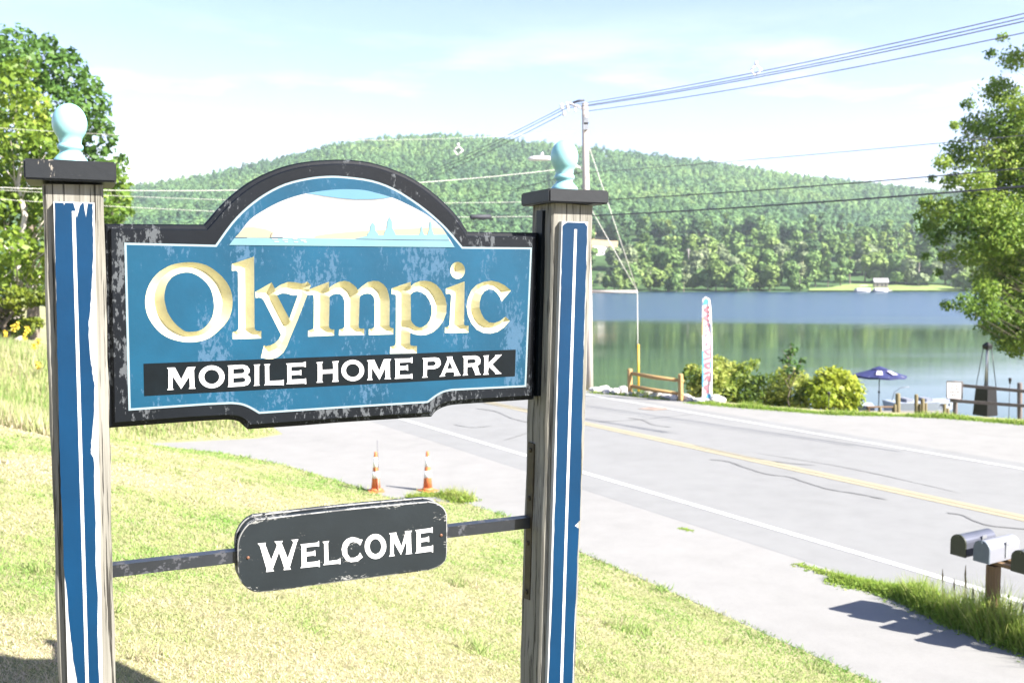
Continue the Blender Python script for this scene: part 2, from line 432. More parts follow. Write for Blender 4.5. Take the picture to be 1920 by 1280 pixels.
# ---- carved panel
PN = -0.055                                         # panel face behind the post faces
def PS(pts): return [suv(x, y, PN) for x, y in pts]
arc = [(383.5, 420.5), (394, 409), (408, 392.6), (435, 365.7), (471, 338.9), (506.7, 321), (542.5, 308.8), (578, 302), (614, 299), (636.6, 298.3), (668, 299.6), (703.7, 305.3), (739.6, 316.5), (775.4, 333), (811, 357), (847, 390), (865, 411), (880, 434)]
Opx = [(196, 419)] + catmull(arc, 3) + [(1012, 436)] + [(1004.5, 749.5), (925, 754.7), (862, 758.8)] + catmull([(862, 758.8), (845, 761), (830, 766), (819, 773), (812, 782)], 3)[1:] + [(640, 793), (566, 799), (466, 806)] + catmull([(466, 806), (459, 800), (451, 792.5), (441, 789), (426, 787.7)], 3)[1:] + [(358, 791.5), (204, 803.5)]
O = PS(Opx)
warc = [(404, 459), (434, 417.5), (463, 388), (497, 363), (534, 344.6), (576, 334), (613, 330), (647, 331), (697, 338), (738, 353), (776, 376), (809, 401), (838, 428), (867.5, 462.8)]
Wpx = [(233, 455)] + catmull(warc, 3) + [(997.5, 464), (986.5, 725), (848, 732)] + catmull([(848, 732), (832, 735.5), (818, 743), (802, 755)], 3)[1:] + [(640, 765), (485.7, 775.4)] + catmull([(485.7, 775.4), (466, 764), (450, 758.5), (432, 757)], 3)[1:] + [(388, 759), (241, 769.5)]
W1 = PS(Wpx); W2 = offset(W1, 0.0055)
Fo = offset(O, 0.0125); F1 = offset(O, 0.0155); Ob = offset(O, 0.004)
def vstrip(mb, la, na, lb, nb, m=0, smooth=False):
    n = len(la); vs = [suvw(*p, na) for p in la] + [suvw(*p, nb) for p in lb]
    mb.add(vs, [(i, n + i, n + (i + 1) % n, (i + 1) % n) for i in range(n)], m, smooth)
body = MB()
ov, of = fill([(F1, [W1])])
ar = lambda A, B, C: (B[0] - A[0]) * (C[1] - A[1]) - (B[1] - A[1]) * (C[0] - A[0])
ccw = lambda V, f: tuple(f) if ar(V[f[0]], V[f[1]], V[f[2]]) > 0 else (f[0], f[2], f[1])
body.add([suvw(u, v, PN) for u, v in ov], [ccw(ov, f) for f in of])
vstrip(body, F1, PN, Fo, PN - 0.003); vstrip(body, Fo, PN - 0.003, Fo, PN - 0.011); vstrip(body, Fo, PN - 0.011, Ob, PN - 0.012)
vstrip(body, Ob, PN - 0.012, O, PN - 0.016); vstrip(body, O, PN - 0.016, O, PN - 0.043)
ov, of = fill([(O, [])]); body.add([suvw(u, v, PN - 0.043) for u, v in ov], [tuple(reversed(ccw(ov, f))) for f in of])
panel = body.build('panel', M['black'], sign, ROOT)
def wear(o, f):
    a = o.data.attributes.new('wear', 'FLOAT', 'POINT')
    a.data.foreach_set('value', [float(f(Vector(v.co) + ROOT)) for v in o.data.vertices])
def panel_wear(p):
    q = p - S0; u, v = q.dot(SU), q.z
    return 0.52 if v < -0.27 else (0.30 if u < 0.14 or u > 1.28 else 0.0)
wear(panel, panel_wear)
sheet('pinline', [(W1, [W2])], PN, M['pin'], panel, ROOT)
# ---- lettering outlines traced in the picture, carried onto the panel
L_O = (Z([(560,140),(680,142),(800,170),(900,225),(1000,310),(1070,400),(1110,490),(1128,600),(1118,710),(1085,810),(1030,890),(950,970),(860,1040),(760,1080),(660,1095),(560,1095),(450,1075),(340,1035),(240,965),(160,870),(110,780),(85,690),(78,600),(90,510),(120,420),(170,335),(240,260),(330,200),(430,160)],260,470,6.4),
       [Z([(560,260),(640,268),(720,305),(800,370),(860,450),(890,540),(905,640),(900,720),(880,800),(840,870),(780,930),(720,960),(640,972),(580,970),(530,950),(450,885),(390,810),(345,730),(320,640),(308,560),(318,470),(345,390),(400,320),(470,280)],260,470,6.4)])
L_O = (catmull(L_O[0], 3, True), [catmull(L_O[1][0], 3, True)])
L_l = (Z([(28,145),(270,65),(275,840),(285,865),(310,875),(350,875),(348,955),(38,965),(38,885),(75,878),(95,860),(100,840),(95,235),(85,218),(65,215),(28,220)],430,470,5.82), [])
L_y = (Z([(283,450),(462,345),(497,415),(560,370),(640,340),(720,345),(790,358),(830,350),(850,335),(890,375),(870,430),(845,500),(740,770),(660,960),(630,1040),(590,1110),(530,1160),(470,1180),(420,1180),(345,1166),(378,1030),(400,1040),(450,1030),(500,1005),(540,965),(565,915),(375,540),(350,515),(320,508),(290,518)],430,470,5.82),
       [Z([(520,485),(575,463),(625,466),(690,486),(748,484),(655,742)],430,470,5.82)])
L_m = (Z([(60,310),(95,290),(333,200),(337,280),(400,235),(470,200),(540,188),(600,200),(660,240),(700,280),(718,310),(780,255),(850,205),(930,188),(1000,195),(1060,235),(1105,290),(1130,370),(1142,450),(1140,780),(1150,810),(1195,820),(1190,900),(865,908),(865,830),(910,825),(935,805),(940,780),(942,460),(930,400),(895,365),(850,355),(800,362),(750,390),(742,420),(730,780),(735,815),(760,825),(805,825),(803,910),(465,915),(470,835),(515,825),(540,800),(540,460),(520,400),(480,362),(430,358),(380,372),(340,400),(340,470),(333,790),(345,825),(370,835),(405,835),(402,915),(55,930),(55,850),(90,840),(125,825),(130,790),(132,440),(128,380),(100,370),(45,378)],570,500,7.11), [])
L_p = (Z([(88,430),(305,355),(308,405),(350,370),(410,347),(470,342),(540,355),(600,390),(660,460),(700,540),(717,620),(712,710),(680,800),(620,880),(560,930),(490,958),(420,965),(350,955),(300,935),(298,1060),(305,1082),(335,1088),(378,1088),(375,1170),(68,1175),(72,1095),(110,1088),(132,1070),(135,1050),(138,520),(130,500),(88,495)],720,470,6.096),
       [Z([(305,500),(340,470),(380,462),(430,475),(480,510),(520,570),(545,640),(545,720),(525,790),(490,840),(440,872),(400,876),(360,860),(325,825),(308,790)],720,470,6.096)])
L_i = (Z([(708,430),(922,350),(915,845),(930,855),(968,855),(965,935),(695,938),(698,875),(735,868),(748,845),(768,510),(755,490),(708,490)],720,470,6.096), [])
L_d = (Z(ell(842, 225, 84, 97, 30),720,470,6.096), [])
L_c = (Z([(1452,455),(1345,580),(1325,530),(1290,480),(1250,445),(1200,438),(1150,462),(1115,510),(1095,580),(1092,650),(1115,720),(1150,780),(1200,818),(1260,825),(1330,800),(1390,752),(1438,800),(1380,870),(1300,925),(1220,945),(1140,940),(1060,900),(1000,830),(960,740),(945,640),(960,540),(1000,450),(1060,390),(1140,355),(1230,342),(1310,360),(1380,395)],720,470,6.096), [])
LS = [(PS(o), [PS(h) for h in hs]) for o, hs in (L_O, L_l, L_y, L_m, L_p, L_i, L_d, L_c)]
# V-carved letters: distance from the outline gives the depth of the cut
ov, of = fill(LS); cnt = {}
for f in of:
    for a, b in ((f[0], f[1]), (f[1], f[2]), (f[2], f[0])):
        k = (min(a, b), max(a, b)); cnt[k] = cnt.get(k, 0) + 1
SEG = np.array([(ov[a], ov[b]) for (a, b), c in cnt.items() if c == 1])
allp = np.array([p for o, _ in LS for p in o])
H = 0.00125
u0, v0 = allp.min(0) - 4 * H; u1, v1 = allp.max(0) + 4 * H
nu, nv = int((u1 - u0) / H) + 1, int((v1 - v0) / H) + 1
gu, gv = np.meshgrid(u0 + H * np.arange(nu + 1), v0 + H * np.arange(nv + 1))
G = np.stack([gu.ravel(), gv.ravel()], 1)
ins = inshapes(G[:, 0], G[:, 1], LS)
A_, B_ = SEG[:, 0], SEG[:, 1]; AB = B_ - A_; L2 = (AB ** 2).sum(1)
dist = np.full(len(G), 9.0); near = np.zeros_like(G)
for i in range(0, len(G), 3000):
    p = G[i:i + 3000]
    t = np.clip(((p[:, None, :] - A_[None]) * AB[None]).sum(2) / L2[None], 0, 1)
    q = A_[None] + t[..., None] * AB[None]
    dd = np.sqrt(((p[:, None, :] - q) ** 2).sum(2)); j = dd.argmin(1)
    dist[i:i + 3000] = dd[np.arange(len(p)), j]; near[i:i + 3000] = q[np.arange(len(p)), j]
sdv = np.where(ins, dist, -dist)
snap = dist < 0.52 * H
border = (gu.ravel() <= u0 + 1e-9) | (gu.ravel() >= gu.max() - 1e-9)
G[snap] = near[snap]; sdv[snap] = 0
ix = np.arange((nu + 1) * (nv + 1)).reshape(nv + 1, nu + 1)
a, b, c, d = ix[:-1, :-1].ravel(), ix[:-1, 1:].ravel(), ix[1:, 1:].ravel(), ix[1:, :-1].ravel()
useac = np.abs(sdv[a] + sdv[c]) * 0 + ((np.sign(sdv[a]) * np.sign(sdv[c]) >= 0) & ~((np.sign(sdv[b]) * np.sign(sdv[d]) > 0) & (sdv[a] * sdv[c] == 0) & (snap[a] ^ snap[c]))) > 0
T1 = np.where(useac[:, None], np.stack([a, b, c], 1), np.stack([a, b, d], 1))
T2 = np.where(useac[:, None], np.stack([a, c, d], 1), np.stack([b, c, d], 1))
TT = np.concatenate([T1, T2]); tc = sdv[TT].sum(1)
amb = tc == 0
if amb.any():
    cc = G[TT[amb]].mean(1); tc[amb] = np.where(inshapes(cc[:, 0], cc[:, 1], LS), 1, -1)
def world(UV, n):
    s = np.array(S0); return s + UV[:, :1] * np.array(SU) + UV[:, 1:] * np.array(SZ) + np.asarray(n)[:, None] * np.array(SNV)
def sub(T, depth):
    used = np.unique(T); mp = np.full(len(G), -1); mp[used] = np.arange(len(used))
    return world(G[used], PN - depth[used]), mp[T]
dep = np.where(sdv > 0, np.minimum(sdv * 1.05, 0.03), 0)
Vf, Tf = sub(TT[tc < 0], np.zeros(len(G)))
rect = [(u0, v0), (gu.max(), v0), (gu.max(), gv.max()), (u0, gv.max())]
ov, of = fill([(W2, [rect])])
of = np.array([ccw(ov, f) for f in of])
face = npobj('blue_face', np.concatenate([Vf, world(ov, np.full(len(ov), PN))]), np.concatenate([Tf, of + len(Vf)]), M['blue'], panel, ROOT)
Vl, Tl = sub(TT[tc > 0], dep)
npobj('carved_lettering', Vl, Tl, M['gold'], panel, ROOT)
# black name band with white capitals
sheet('name_band', [(PS([(269, 681.6), (967, 655.2), (965.4, 705.2), (270.3, 742.2)]), [])], PN + 0.0006, M['band'], panel, ROOT)
z5 = lambda p: PS(Z(p, 260, 640, 5.3333)); z6 = lambda p: PS(Z(p, 580, 640, 4.8))
caps = [(z5([(282,262),(362,260),(425,380),(485,258),(568,252),(552,285),(558,455),(570,470),(500,472),(512,455),(508,345),(425,473),(340,345),(338,465),(350,480),(285,485),(298,465),(298,280)]), []),
 (z5(ell(730,352,128,113)), [z5(ell(730,352,76,72))]),
 (z5([(888,240),(1040,232),(1085,245),(1110,280),(1105,310),(1085,330),(1112,355),(1118,395),(1095,430),(1050,445),(890,455),(900,435),(900,260)]), [z5([(945,275),(1040,268),(1060,285),(1060,300),(1040,318),(945,323)]), z5([(945,365),(1045,358),(1068,375),(1065,395),(1045,407),(945,413)])]),
 (z5([(1148,232),(1215,228),(1203,245),(1203,430),(1213,438),(1148,443),(1160,430),(1160,245)]), []),
 (z5([(1253,228),(1315,225),(1303,245),(1305,395),(1430,388),(1450,380),(1450,437),(1430,432),(1253,437),(1265,425),(1263,240)]), []),
 (z5([(1473,220),(1640,212),(1670,200),(1670,255),(1645,248),(1525,252),(1525,297),(1600,293),(1625,283),(1625,337),(1605,330),(1525,335),(1525,380),(1650,375),(1672,368),(1675,425),(1650,418),(1475,425),(1487,412),(1485,235)]), []),
 (z6([(62,188),(122,182),(112,200),(115,255),(215,250),(212,195),(205,180),(265,175),(255,195),(257,345),(263,360),(203,362),(213,345),(213,285),(115,290),(113,355),(123,367),(62,370),(75,355),(75,205)]), []),
 (z6(ell(390,260,102,95)), [z6(ell(390,260,62,60))]),
 (z6([(518,170),(582,163),(628,265),(670,160),(735,157),(722,180),(725,325),(735,337),(675,338),(685,322),(682,235),(630,343),(562,235),(560,330),(570,345),(518,348),(530,330),(530,185)]), []),
 (z6([(765,155),(905,152),(927,140),(927,195),(905,185),(810,190),(810,222),(865,220),(885,208),(888,262),(865,252),(810,257),(810,300),(905,297),(925,287),(927,335),(905,328),(765,335),(775,320),(775,170)]), []),
 (z6([(1015,150),(1130,143),(1165,150),(1180,175),(1182,205),(1165,230),(1130,245),(1058,250),(1055,310),(1065,322),(1013,325),(1025,310),(1028,165)]), [z6([(1060,180),(1120,176),(1138,190),(1135,208),(1118,217),(1060,220)])]),
 (z6([(1235,137),(1288,135),(1285,150),(1350,290),(1362,305),(1298,308),(1308,295),(1298,272),(1225,277),(1215,300),(1222,312),(1168,316),(1185,300),(1245,155)]), [z6([(1262,178),(1288,242),(1238,246)])]),
 (z6([(1378,132),(1495,127),(1525,138),(1540,165),(1535,200),(1512,218),(1530,285),(1545,297),(1490,300),(1492,288),(1465,225),(1420,228),(1418,290),(1428,302),(1378,306),(1390,290),(1390,150)]), [z6([(1420,162),(1480,157),(1498,170),(1495,185),(1480,195),(1420,198)])]),
 (z6([(1565,128),(1615,124),(1608,140),(1608,195),(1672,135),(1672,122),(1732,118),(1715,135),(1645,205),(1710,275),(1730,288),(1672,292),(1672,280),(1612,225),(1605,280),(1615,296),(1562,299),(1573,285),(1575,145)]), [])]
sheet('capital_lettering', caps, PN + 0.0012, M['white'], panel, ROOT)
# painted lake picture under the arch
z8 = lambda p: PS(Z(p, 420, 330, 4.174))
parc = catmull([(40,540),(110,460),(200,345),(300,275),(420,210),(530,168),(640,138),(760,118),(900,105),(1050,107),(1150,122),(1310,168),(1420,215),(1580,300),(1690,390),(1740,455),(1805,558)], 3)
sheet('painted_sky', [(z8(parc), [])], PN + 0.0005, M['cream'], panel, ROOT)
sheet('painted_dusk', [(z8([(85,482),(120,448),(160,402),(230,400),(330,418),(385,442),(395,483)]), []), (z8([(700,488),(720,468),(800,455),(1000,436),(1200,425),(1400,415),(1650,402),(1708,412),(1745,462),(1762,503)]), [])], PN + 0.0010, M['peach'], panel, ROOT)
sheet('painted_sun', [(z8([(375,484)] + [(530 - 155 * math.cos(a), 484 - 98 * math.sin(a)) for a in np.linspace(0.12, math.pi - .12, 20)] + [(690,488)]), [])], PN + 0.0014, M['sunpaint'], panel, ROOT)
lens = catmull([(640,138),(760,118),(900,105),(1050,107),(1150,122),(1310,168)], 4) + catmull([(1310,168),(1250,177),(1150,184),(1020,185),(900,175),(760,155),(640,138)], 4)[1:-1]
sheet('painted_cloud', [(z8(lens), [])], PN + 0.0010, M['sky_lens'], panel, ROOT)
sheet('painted_water', [(z8([(40,540),(85,482),(700,488),(1200,494),(1762,503),(1805,558)]), [])], PN + 0.0018, M['cyan'], panel, ROOT)
def fir(cx, b, w, t):
    return [(cx - w, b), (cx - w * .8, b - .25 * (b - t)), (cx - w * .45, b - .45 * (b - t)), (cx - w * .4, b - .75 * (b - t)), (cx - 4, t), (cx + w * .3, b - .78 * (b - t)), (cx + w * .35, b - .45 * (b - t)), (cx + w * .75, b - .22 * (b - t)), (cx + w, b)]
trees_ = [(z8(fir(1165, 480, 52, 362)), []), (z8(fir(1297, 478, 52, 320)), []), (z8(fir(1546, 472, 22, 390)), []), (z8(fir(1616, 472, 26, 348)), []), (z8([(1020,493),(1060,482),(1120,468),(1300,462),(1500,462),(1742,457),(1762,502)]), [])]
sheet('painted_trees', trees_, PN + 0.0022, M['cyan'], panel, ROOT)
ink = [[(85,480),(180,480),(180,484),(85,485)], [(1030,492),(1400,498),(1760,501),(1760,504),(1400,502),(1030,494)], [(640,137),(760,154),(900,174),(1020,184),(1150,183),(1250,176),(1310,167),(1250,179),(1150,187),(1020,188),(900,178),(760,158)], [(370,445),(374,446),(362,480),(455,478),(462,484),(358,485)]]
for p in ink: sheet('painted_outline', [(z8(p), [])], PN + 0.0026, M['inkline'], panel, ROOT)
rip = [[(x, y), (x + w, y + 1), (x + w - 6, y + 7), (x + 6, y + 7)] for x, y, w in ((372, 490, 50), (455, 496, 45), (535, 490, 40), (595, 500, 50), (390, 510, 42), (470, 512, 30), (545, 513, 36), (620, 514, 30))]
sheet('painted_ripples', [(z8(p), []) for p in rip], PN + 0.0026, M['cream'], panel, ROOT)

# ---- cross bar and welcome board
BN = -0.085
q0 = [(208, 1060), (208, 1082.5), (1001, 989), (1001, 969)]
q1 = [suvw(*suv(x, y, BN), BN) for x, y in q0]
bar = MB().hexa([q1[0], q1[3], q1[2], q1[1]][::-1], [p - SNV * 0.0355 for p in (q1[0], q1[3], q1[2], q1[1])][::-1]).build('cross_bar', M['steel'], sign, ROOT)
WN = BN + 0.017
z7 = lambda p, n=WN: [suv(x, y, n) for x, y in Z(p, 430, 930, 4.571)]
wb = catmull([(300,190),(1000,110),(1640,50),(1720,45),(1780,58),(1835,95),(1863,150),(1868,220),(1868,380),(1866,500),(1850,555),(1800,600),(1720,630),(1640,642),(1000,726),(420,806),(300,818),(235,822),(170,800),(115,752),(82,690),(73,600),(72,420),(95,330),(150,250),(220,205)], 4, True)
wbu = z7(wb)
def board(name, loop, nf, th, mats, parent):
    mb = MB(); ch = offset(loop, 0.003)
    inn = offset(loop, 0.017); nin = len(inn)
    ov, of = fill([(inn, [])]); mb.add([suvw(u, v, nf) for u, v in ov], [ccw(ov, f) for f in of])
    ov, of = fill([(ch, [inn])]); mb.add([suvw(u, v, nf) for u, v in ov], [ccw(ov, f) for f in of])
    ov, of = fill([(loop, [])]); mb.add([suvw(u, v, nf - th) for u, v in ov], [tuple(reversed(ccw(ov, f))) for f in of])
    n = len(loop); area = sum(loop[i][0] * loop[(i + 1) % n][1] - loop[(i + 1) % n][0] * loop[i][1] for i in range(n))
    if area > 0: loop = loop[::-1]; ch = ch[::-1]
    vstrip(mb, ch, nf, loop, nf - 0.002, 1); vstrip(mb, loop, nf - 0.002, loop, nf - th)
    o = mb.build(name, mats, parent, ROOT); L = np.array(loop)
    def near_edge(p):
        q = p - S0; u, v = q.dot(SU), q.z
        return 1.0 - min(1.0, float(seg_dist(np.array([u]), np.array([v]), [tuple(x) for x in L])[0]) / 0.016)
    wear(o, near_edge); return o
M['edge_worn'] = peel('welcome_worn_edge', (0.03, 0.032, 0.034), (0.22, 0.22, 0.21), 0.6, 14, 90, 0.53, var=0.2)
wel = board('welcome_board', wbu, WN, 0.016, [M['board_black'], M['edge_worn']], sign)
board('rear_board', wbu, BN - 0.036, 0.016, [M['board_black'], M['edge_worn']], sign)
wl = [([(242,403),(312,396),(308,415),(358,545),(408,420),(400,402),(385,385),(458,380),(448,400),(500,530),(548,395),(540,378),(528,372),(592,366),(580,388),(518,605),(528,625),(465,630),(470,610),(425,475),(372,620),(382,640),(315,647),(320,625),(262,425)], []),
 ([(608,410),(750,395),(768,380),(768,430),(750,425),(658,435),(658,478),(715,472),(735,460),(738,510),(718,505),(660,512),(660,565),(755,555),(773,545),(775,605),(755,597),(608,613),(620,597),(618,425)], []),
 ([(798,388),(855,380),(845,400),(850,553),(925,543),(950,530),(952,580),(930,575),(803,588),(815,572),(812,405)], []),
 ([(1142,370),(1120,418),(1095,395),(1060,387),(1030,400),(1008,440),(1010,490),(1035,525),(1070,525),(1105,505),(1120,480),(1142,520),(1100,555),(1040,562),(1000,545),(970,500),(962,450),(975,400),(1005,365),(1050,347),(1095,355),(1120,368)], []),
 (ell(1252,428,92,107), [ell(1252,428,50,65)]),
 ([(1368,315),(1432,308),(1430,320),(1475,430),(1508,312),(1503,298),(1565,292),(1555,310),(1560,480),(1567,490),(1510,496),(1518,480),(1518,375),(1470,500),(1408,390),(1408,490),(1418,508),(1368,515),(1378,498),(1380,330)], []),
 ([(1592,288),(1720,272),(1742,262),(1742,312),(1722,305),(1638,318),(1638,358),(1690,352),(1710,340),(1712,390),(1692,385),(1640,392),(1640,435),(1730,425),(1745,415),(1745,480),(1727,470),(1592,488),(1605,470),(1605,305)], [])]
sheet('welcome_lettering', [(z7(o), [z7(h) for h in hs]) for o, hs in wl], WN + 0.0008, M['white'], wel, ROOT)
for x, y in ((160, 524), (1815, 332)):
    u, v = z7([(x, y)])[0]; c = suvw(u, v, WN)
    MB().tube([c, c + SNV * 0.002, c + SNV * 0.003], [0.0045, 0.0045, 0.002], 12).build('screw', M['screw'], wel, ROOT)

# ================================================================== GROUND, ROAD, LAKE
def rd(px, py): p = onroad(px, py); return (p.x, p.y)
near_e = [st2xy(-45, 6.8), st2xy(-12, 6.8)] + [rd(*p) for p in ((1640, 1280), (1350, 1150), (1090, 1035), (982, 978), (880, 945), (800, 938), (735, 934), (660, 909), (532, 871), (420, 849), (318, 838.5), (255, 834))]
far_n = [rd(*p) for p in ((255, 831.5), (330, 829), (480, 822), (530, 814))] + [st2xy(26, 6.9), st2xy(160, 6.8)]
far_e = [st2xy(160, 17.3), st2xy(60, 17.3)] + [rd(*p) for p in ((1110, 734), (1200, 742), (1290, 752), (1400, 762), (1570, 774.5), (1700, 778), (1780, 781), (1920, 791), (2150, 806))]
far_e += [(far_e[-1][0] + 18, far_e[-1][1] + 0.5), (75, far_e[-1][1] - 10), st2xy(-45, 60)]
PAVE = near_e + far_n + far_e
NEARL = near_e + far_n
def pave_dist(x, y):
    d = seg_dist(x, y, PAVE); return np.where(inpoly(x, y, PAVE), -d, d)
def vnoise(x, y, s, seed=0):
    """smooth pseudo-random undulation"""
    r = np.random.default_rng(seed); v = 0
    for i in range(6):
        a = r.uniform(0, 6.28); k = r.uniform(.6, 1.7) / s; ph = r.uniform(0, 6.28)
        v = v + np.sin((x * math.cos(a) + y * math.sin(a)) * k + ph)
    return v / 6
def ground(x, y):
    x = np.asarray(x, float); y = np.asarray(y, float)
    zr = zroad(x, y); d = pave_dist(x, y); s, t = xy2st(x, y)
    do = np.maximum(d, 0)
    rise = (2.08 + .30 * np.clip((do - 3.5) / 3, 0, 1)) * (1 - np.exp(-(do / 5.0) ** 1.4)) * (1 + 0.05 * vnoise(x, y, 2.2, 1)) + np.clip(do, 0, 1) * 0.035 * vnoise(x, y, 0.8, 2)
    drop = -0.04 * np.minimum(do, .8) - 0.42 * np.maximum(do - .8, 0)
    z = zr + np.where(t > 12.5, drop, rise)
    z = np.where(d < -0.15, z - 0.05, z)
    return np.maximum(z, -1.5)
def gpt(x, y): return Vector((x, y, float(ground(np.array([x]), np.array([y]))[0])))
def graded(lo, f0, f1, hi, st):
    a = list(np.arange(f0, f1 + 1e-6, st)); q = st
    while a[-1] < hi: q *= 1.22; a.append(a[-1] + q)
    q = st
    while a[0] > lo: q *= 1.22; a.insert(0, a[0] - q)
    return np.array(a)
gx, gy = graded(-420, -15, 22, 420, 0.16), graded(-90, 1.2, 34, 130, 0.16)
X, Y = np.meshgrid(gx, gy); Zg = ground(X.ravel(), Y.ravel())
Vg = np.stack([X.ravel(), Y.ravel(), Zg], 1); ii = np.arange(X.size).reshape(X.shape)
Fg = np.stack([ii[:-1, :-1].ravel(), ii[:-1, 1:].ravel(), ii[1:, 1:].ravel(), ii[1:, :-1].ravel()], 1)
m, nt, b, out = newmat('lawn_soil')
f1 = noise(nt, 0.55, 4, .6); f2 = noise(nt, 4.0, 6, .7); f3 = noise(nt, 38, 5, .75)
cA = mix(nt, ramp(nt, f1, [(.38, (0, 0, 0)), (.62, (1, 1, 1))]), (0.20, 0.225, 0.080), (0.30, 0.28, 0.150))
cB = mix(nt, ramp(nt, f2, [(.35, (0, 0, 0)), (.7, (1, 1, 1))]), cA, (0.36, 0.325, 0.21))
cC = mix(nt, ramp(nt, f3, [(.42, (0, 0, 0)), (.62, (.8, .8, .8))]), cB, (0.14, 0.155, 0.055))
setc(nt, b, cC); b.inputs['Roughness'].default_value = .95; b.inputs['Specular IOR Level'].default_value = .1
bump(nt, b, f3, .8, .03); M['lawn'] = m
tag(npobj('ground', Vg, Fg, M['lawn'], smooth=True), kind='structure')

def pavesheet(name, loop, dz, mat, parent=None, kind=None):
    ov, of = fill([(loop, [])]); mb = MB()
    mb.add([(x, y, zroad(x, y) + dz) for x, y in ov], [ccw(ov, f) for f in of])
    n = len(loop); lo_ = offset(loop, -.04) if dz < .01 and dz > .005 else loop; vs = [(x, y, zroad(x, y) + dz) for x, y in loop] + [(x, y, zroad(x, y) + dz - .0045) for x, y in lo_]
    mb.add(vs, [(i, n + i, n + (i + 1) % n, (i + 1) % n) for i in range(n)])
    o = mb.build(name, mat, parent)
    return tag(o, kind=kind) if kind else o
def asphalt(name, c, sc=45, streak=0.0, speck=0.35):
    m, nt, b, out = newmat(name)
    f = noise(nt, sc, 6, .8); g = noise(nt, .35, 4, .6); h = noise(nt, 2.2, 5, .65)
    k = math_(nt, 'ADD', math_(nt, 'MULTIPLY', f, speck), math_(nt, 'ADD', math_(nt, 'ADD', math_(nt, 'MULTIPLY', g, .25), math_(nt, 'MULTIPLY', h, .40)), 0.0))
    lo = tuple(x * .86 for x in c); hi = tuple(x * 1.11 for x in c)
    setc(nt, b, ramp(nt, k, [(.33, lo), (.5, c), (.68, hi)])); b.inputs['Roughness'].default_value = .9
    b.inputs['Specular IOR Level'].default_value = .2
    bump(nt, b, f, .35, .006); return m
M['pave'] = asphalt('pale_gravel_asphalt', (0.196, 0.194, 0.187), 30)
M['road'] = asphalt('worn_road_asphalt', (0.168, 0.170, 0.168), 60)
M['roadwhite'] = simple('worn_white_road_paint', (0.38, 0.38, 0.37), .7, var=.18, scale=6)
M['roadyellow'] = simple('worn_yellow_road_paint', (0.232, 0.205, 0.138), .7, var=.08, scale=6)
M['tar'] = simple('tar_crack_filler', (0.128, 0.128, 0.126), .8, var=.3, scale=3)
M['rustpatch'] = simple('rusty_iron_cover', (0.20, 0.15, 0.12), .8, var=.3, scale=5)
pavesheet('pavement', PAVE, 0.004, M['pave'], kind='structure')
tW = [xy2st(*rd(*p)) for p in ((1100, 888), (1920, 1130), (1100, 740), (1920, 880), (1100, 795), (1920, 972))]
tn, tf, tm = (tW[0][1] + tW[1][1]) / 2, (tW[2][1] + tW[3][1]) / 2, (tW[4][1] + tW[5][1]) / 2
def band(t0, t1, s0=-40, s1=150): return [st2xy(s0, t0), st2xy(s0, t1), st2xy(s1, t1), st2xy(s1, t0)]
road = pavesheet('road', band(tn - .78, min(tf + .55, 17.25)), 0.008, M['road'], kind='structure')
pavesheet('edge_line', band(tn - .065, tn + .065), 0.013, M['roadwhite'], road); pavesheet('edge_line', band(tf - .065, tf + .065), 0.013, M['roadwhite'], road)
pavesheet('centre_line', band(tm - .175, tm - .008), 0.013, M['roadyellow'], road); pavesheet('centre_line', band(tm + .008, tm + .175), 0.013, M['roadyellow'], road)
def crack(pts, w, dz=0.0165):
    p = [rd(*q) for q in catmull(pts, 6)]; n = len(p); L, Rr = [], []
    for i in range(n):
        a = Vector(p[max(i - 1, 0)]); c = Vector(p[min(i + 1, n - 1)]); d = (c - a).normalized(); nn = Vector((-d.y, d.x))
        ww = w * .62 * (0.45 + .8 * random.random()) * min(1, .25 + i * .4, .25 + (n - 1 - i) * .4)
        L.append(tuple(Vector(p[i]) + nn * ww)); Rr.append(tuple(Vector(p[i]) - nn * ww))
    mb = MB(); vs = L + Rr
    mb.add([(x, y, zroad(x, y) + dz) for x, y in vs], [(i, n + i, n + i + 1, i + 1) for i in range(n - 1)]); return mb.build('tar_crack', M['tar'], road)
for pts, w in (([(1330, 862), (1365, 866), (1400, 878), (1440, 890), (1480, 895), (1520, 908), (1560, 919), (1610, 927), (1665, 938)], .05), ([(1775, 962), (1805, 967), (1840, 982), (1880, 989), (1960, 996)], .05),
               ([(890, 766), (930, 772), (960, 785), (990, 792)], .05), ([(850, 796), (885, 802), (921, 799)], .035), ([(945, 826), (965, 820), (990, 812)], .03), ([(1178, 784), (1205, 788), (1225, 797), (1262, 802)], .045),
               ([(1120, 791), (1190, 788), (1300, 777)], .03), ([(1300, 835), (1400, 857), (1470, 868), (1530, 873)], .035), ([(1420, 850), (1600, 880), (1800, 925)], .02)):
    crack(pts, w)
pavesheet('iron_cover', [rd(x, y) for x, y in ((1196, 767), (1215, 764), (1250, 765), (1252, 768), (1225, 770))], .0165, M['rustpatch'], road)

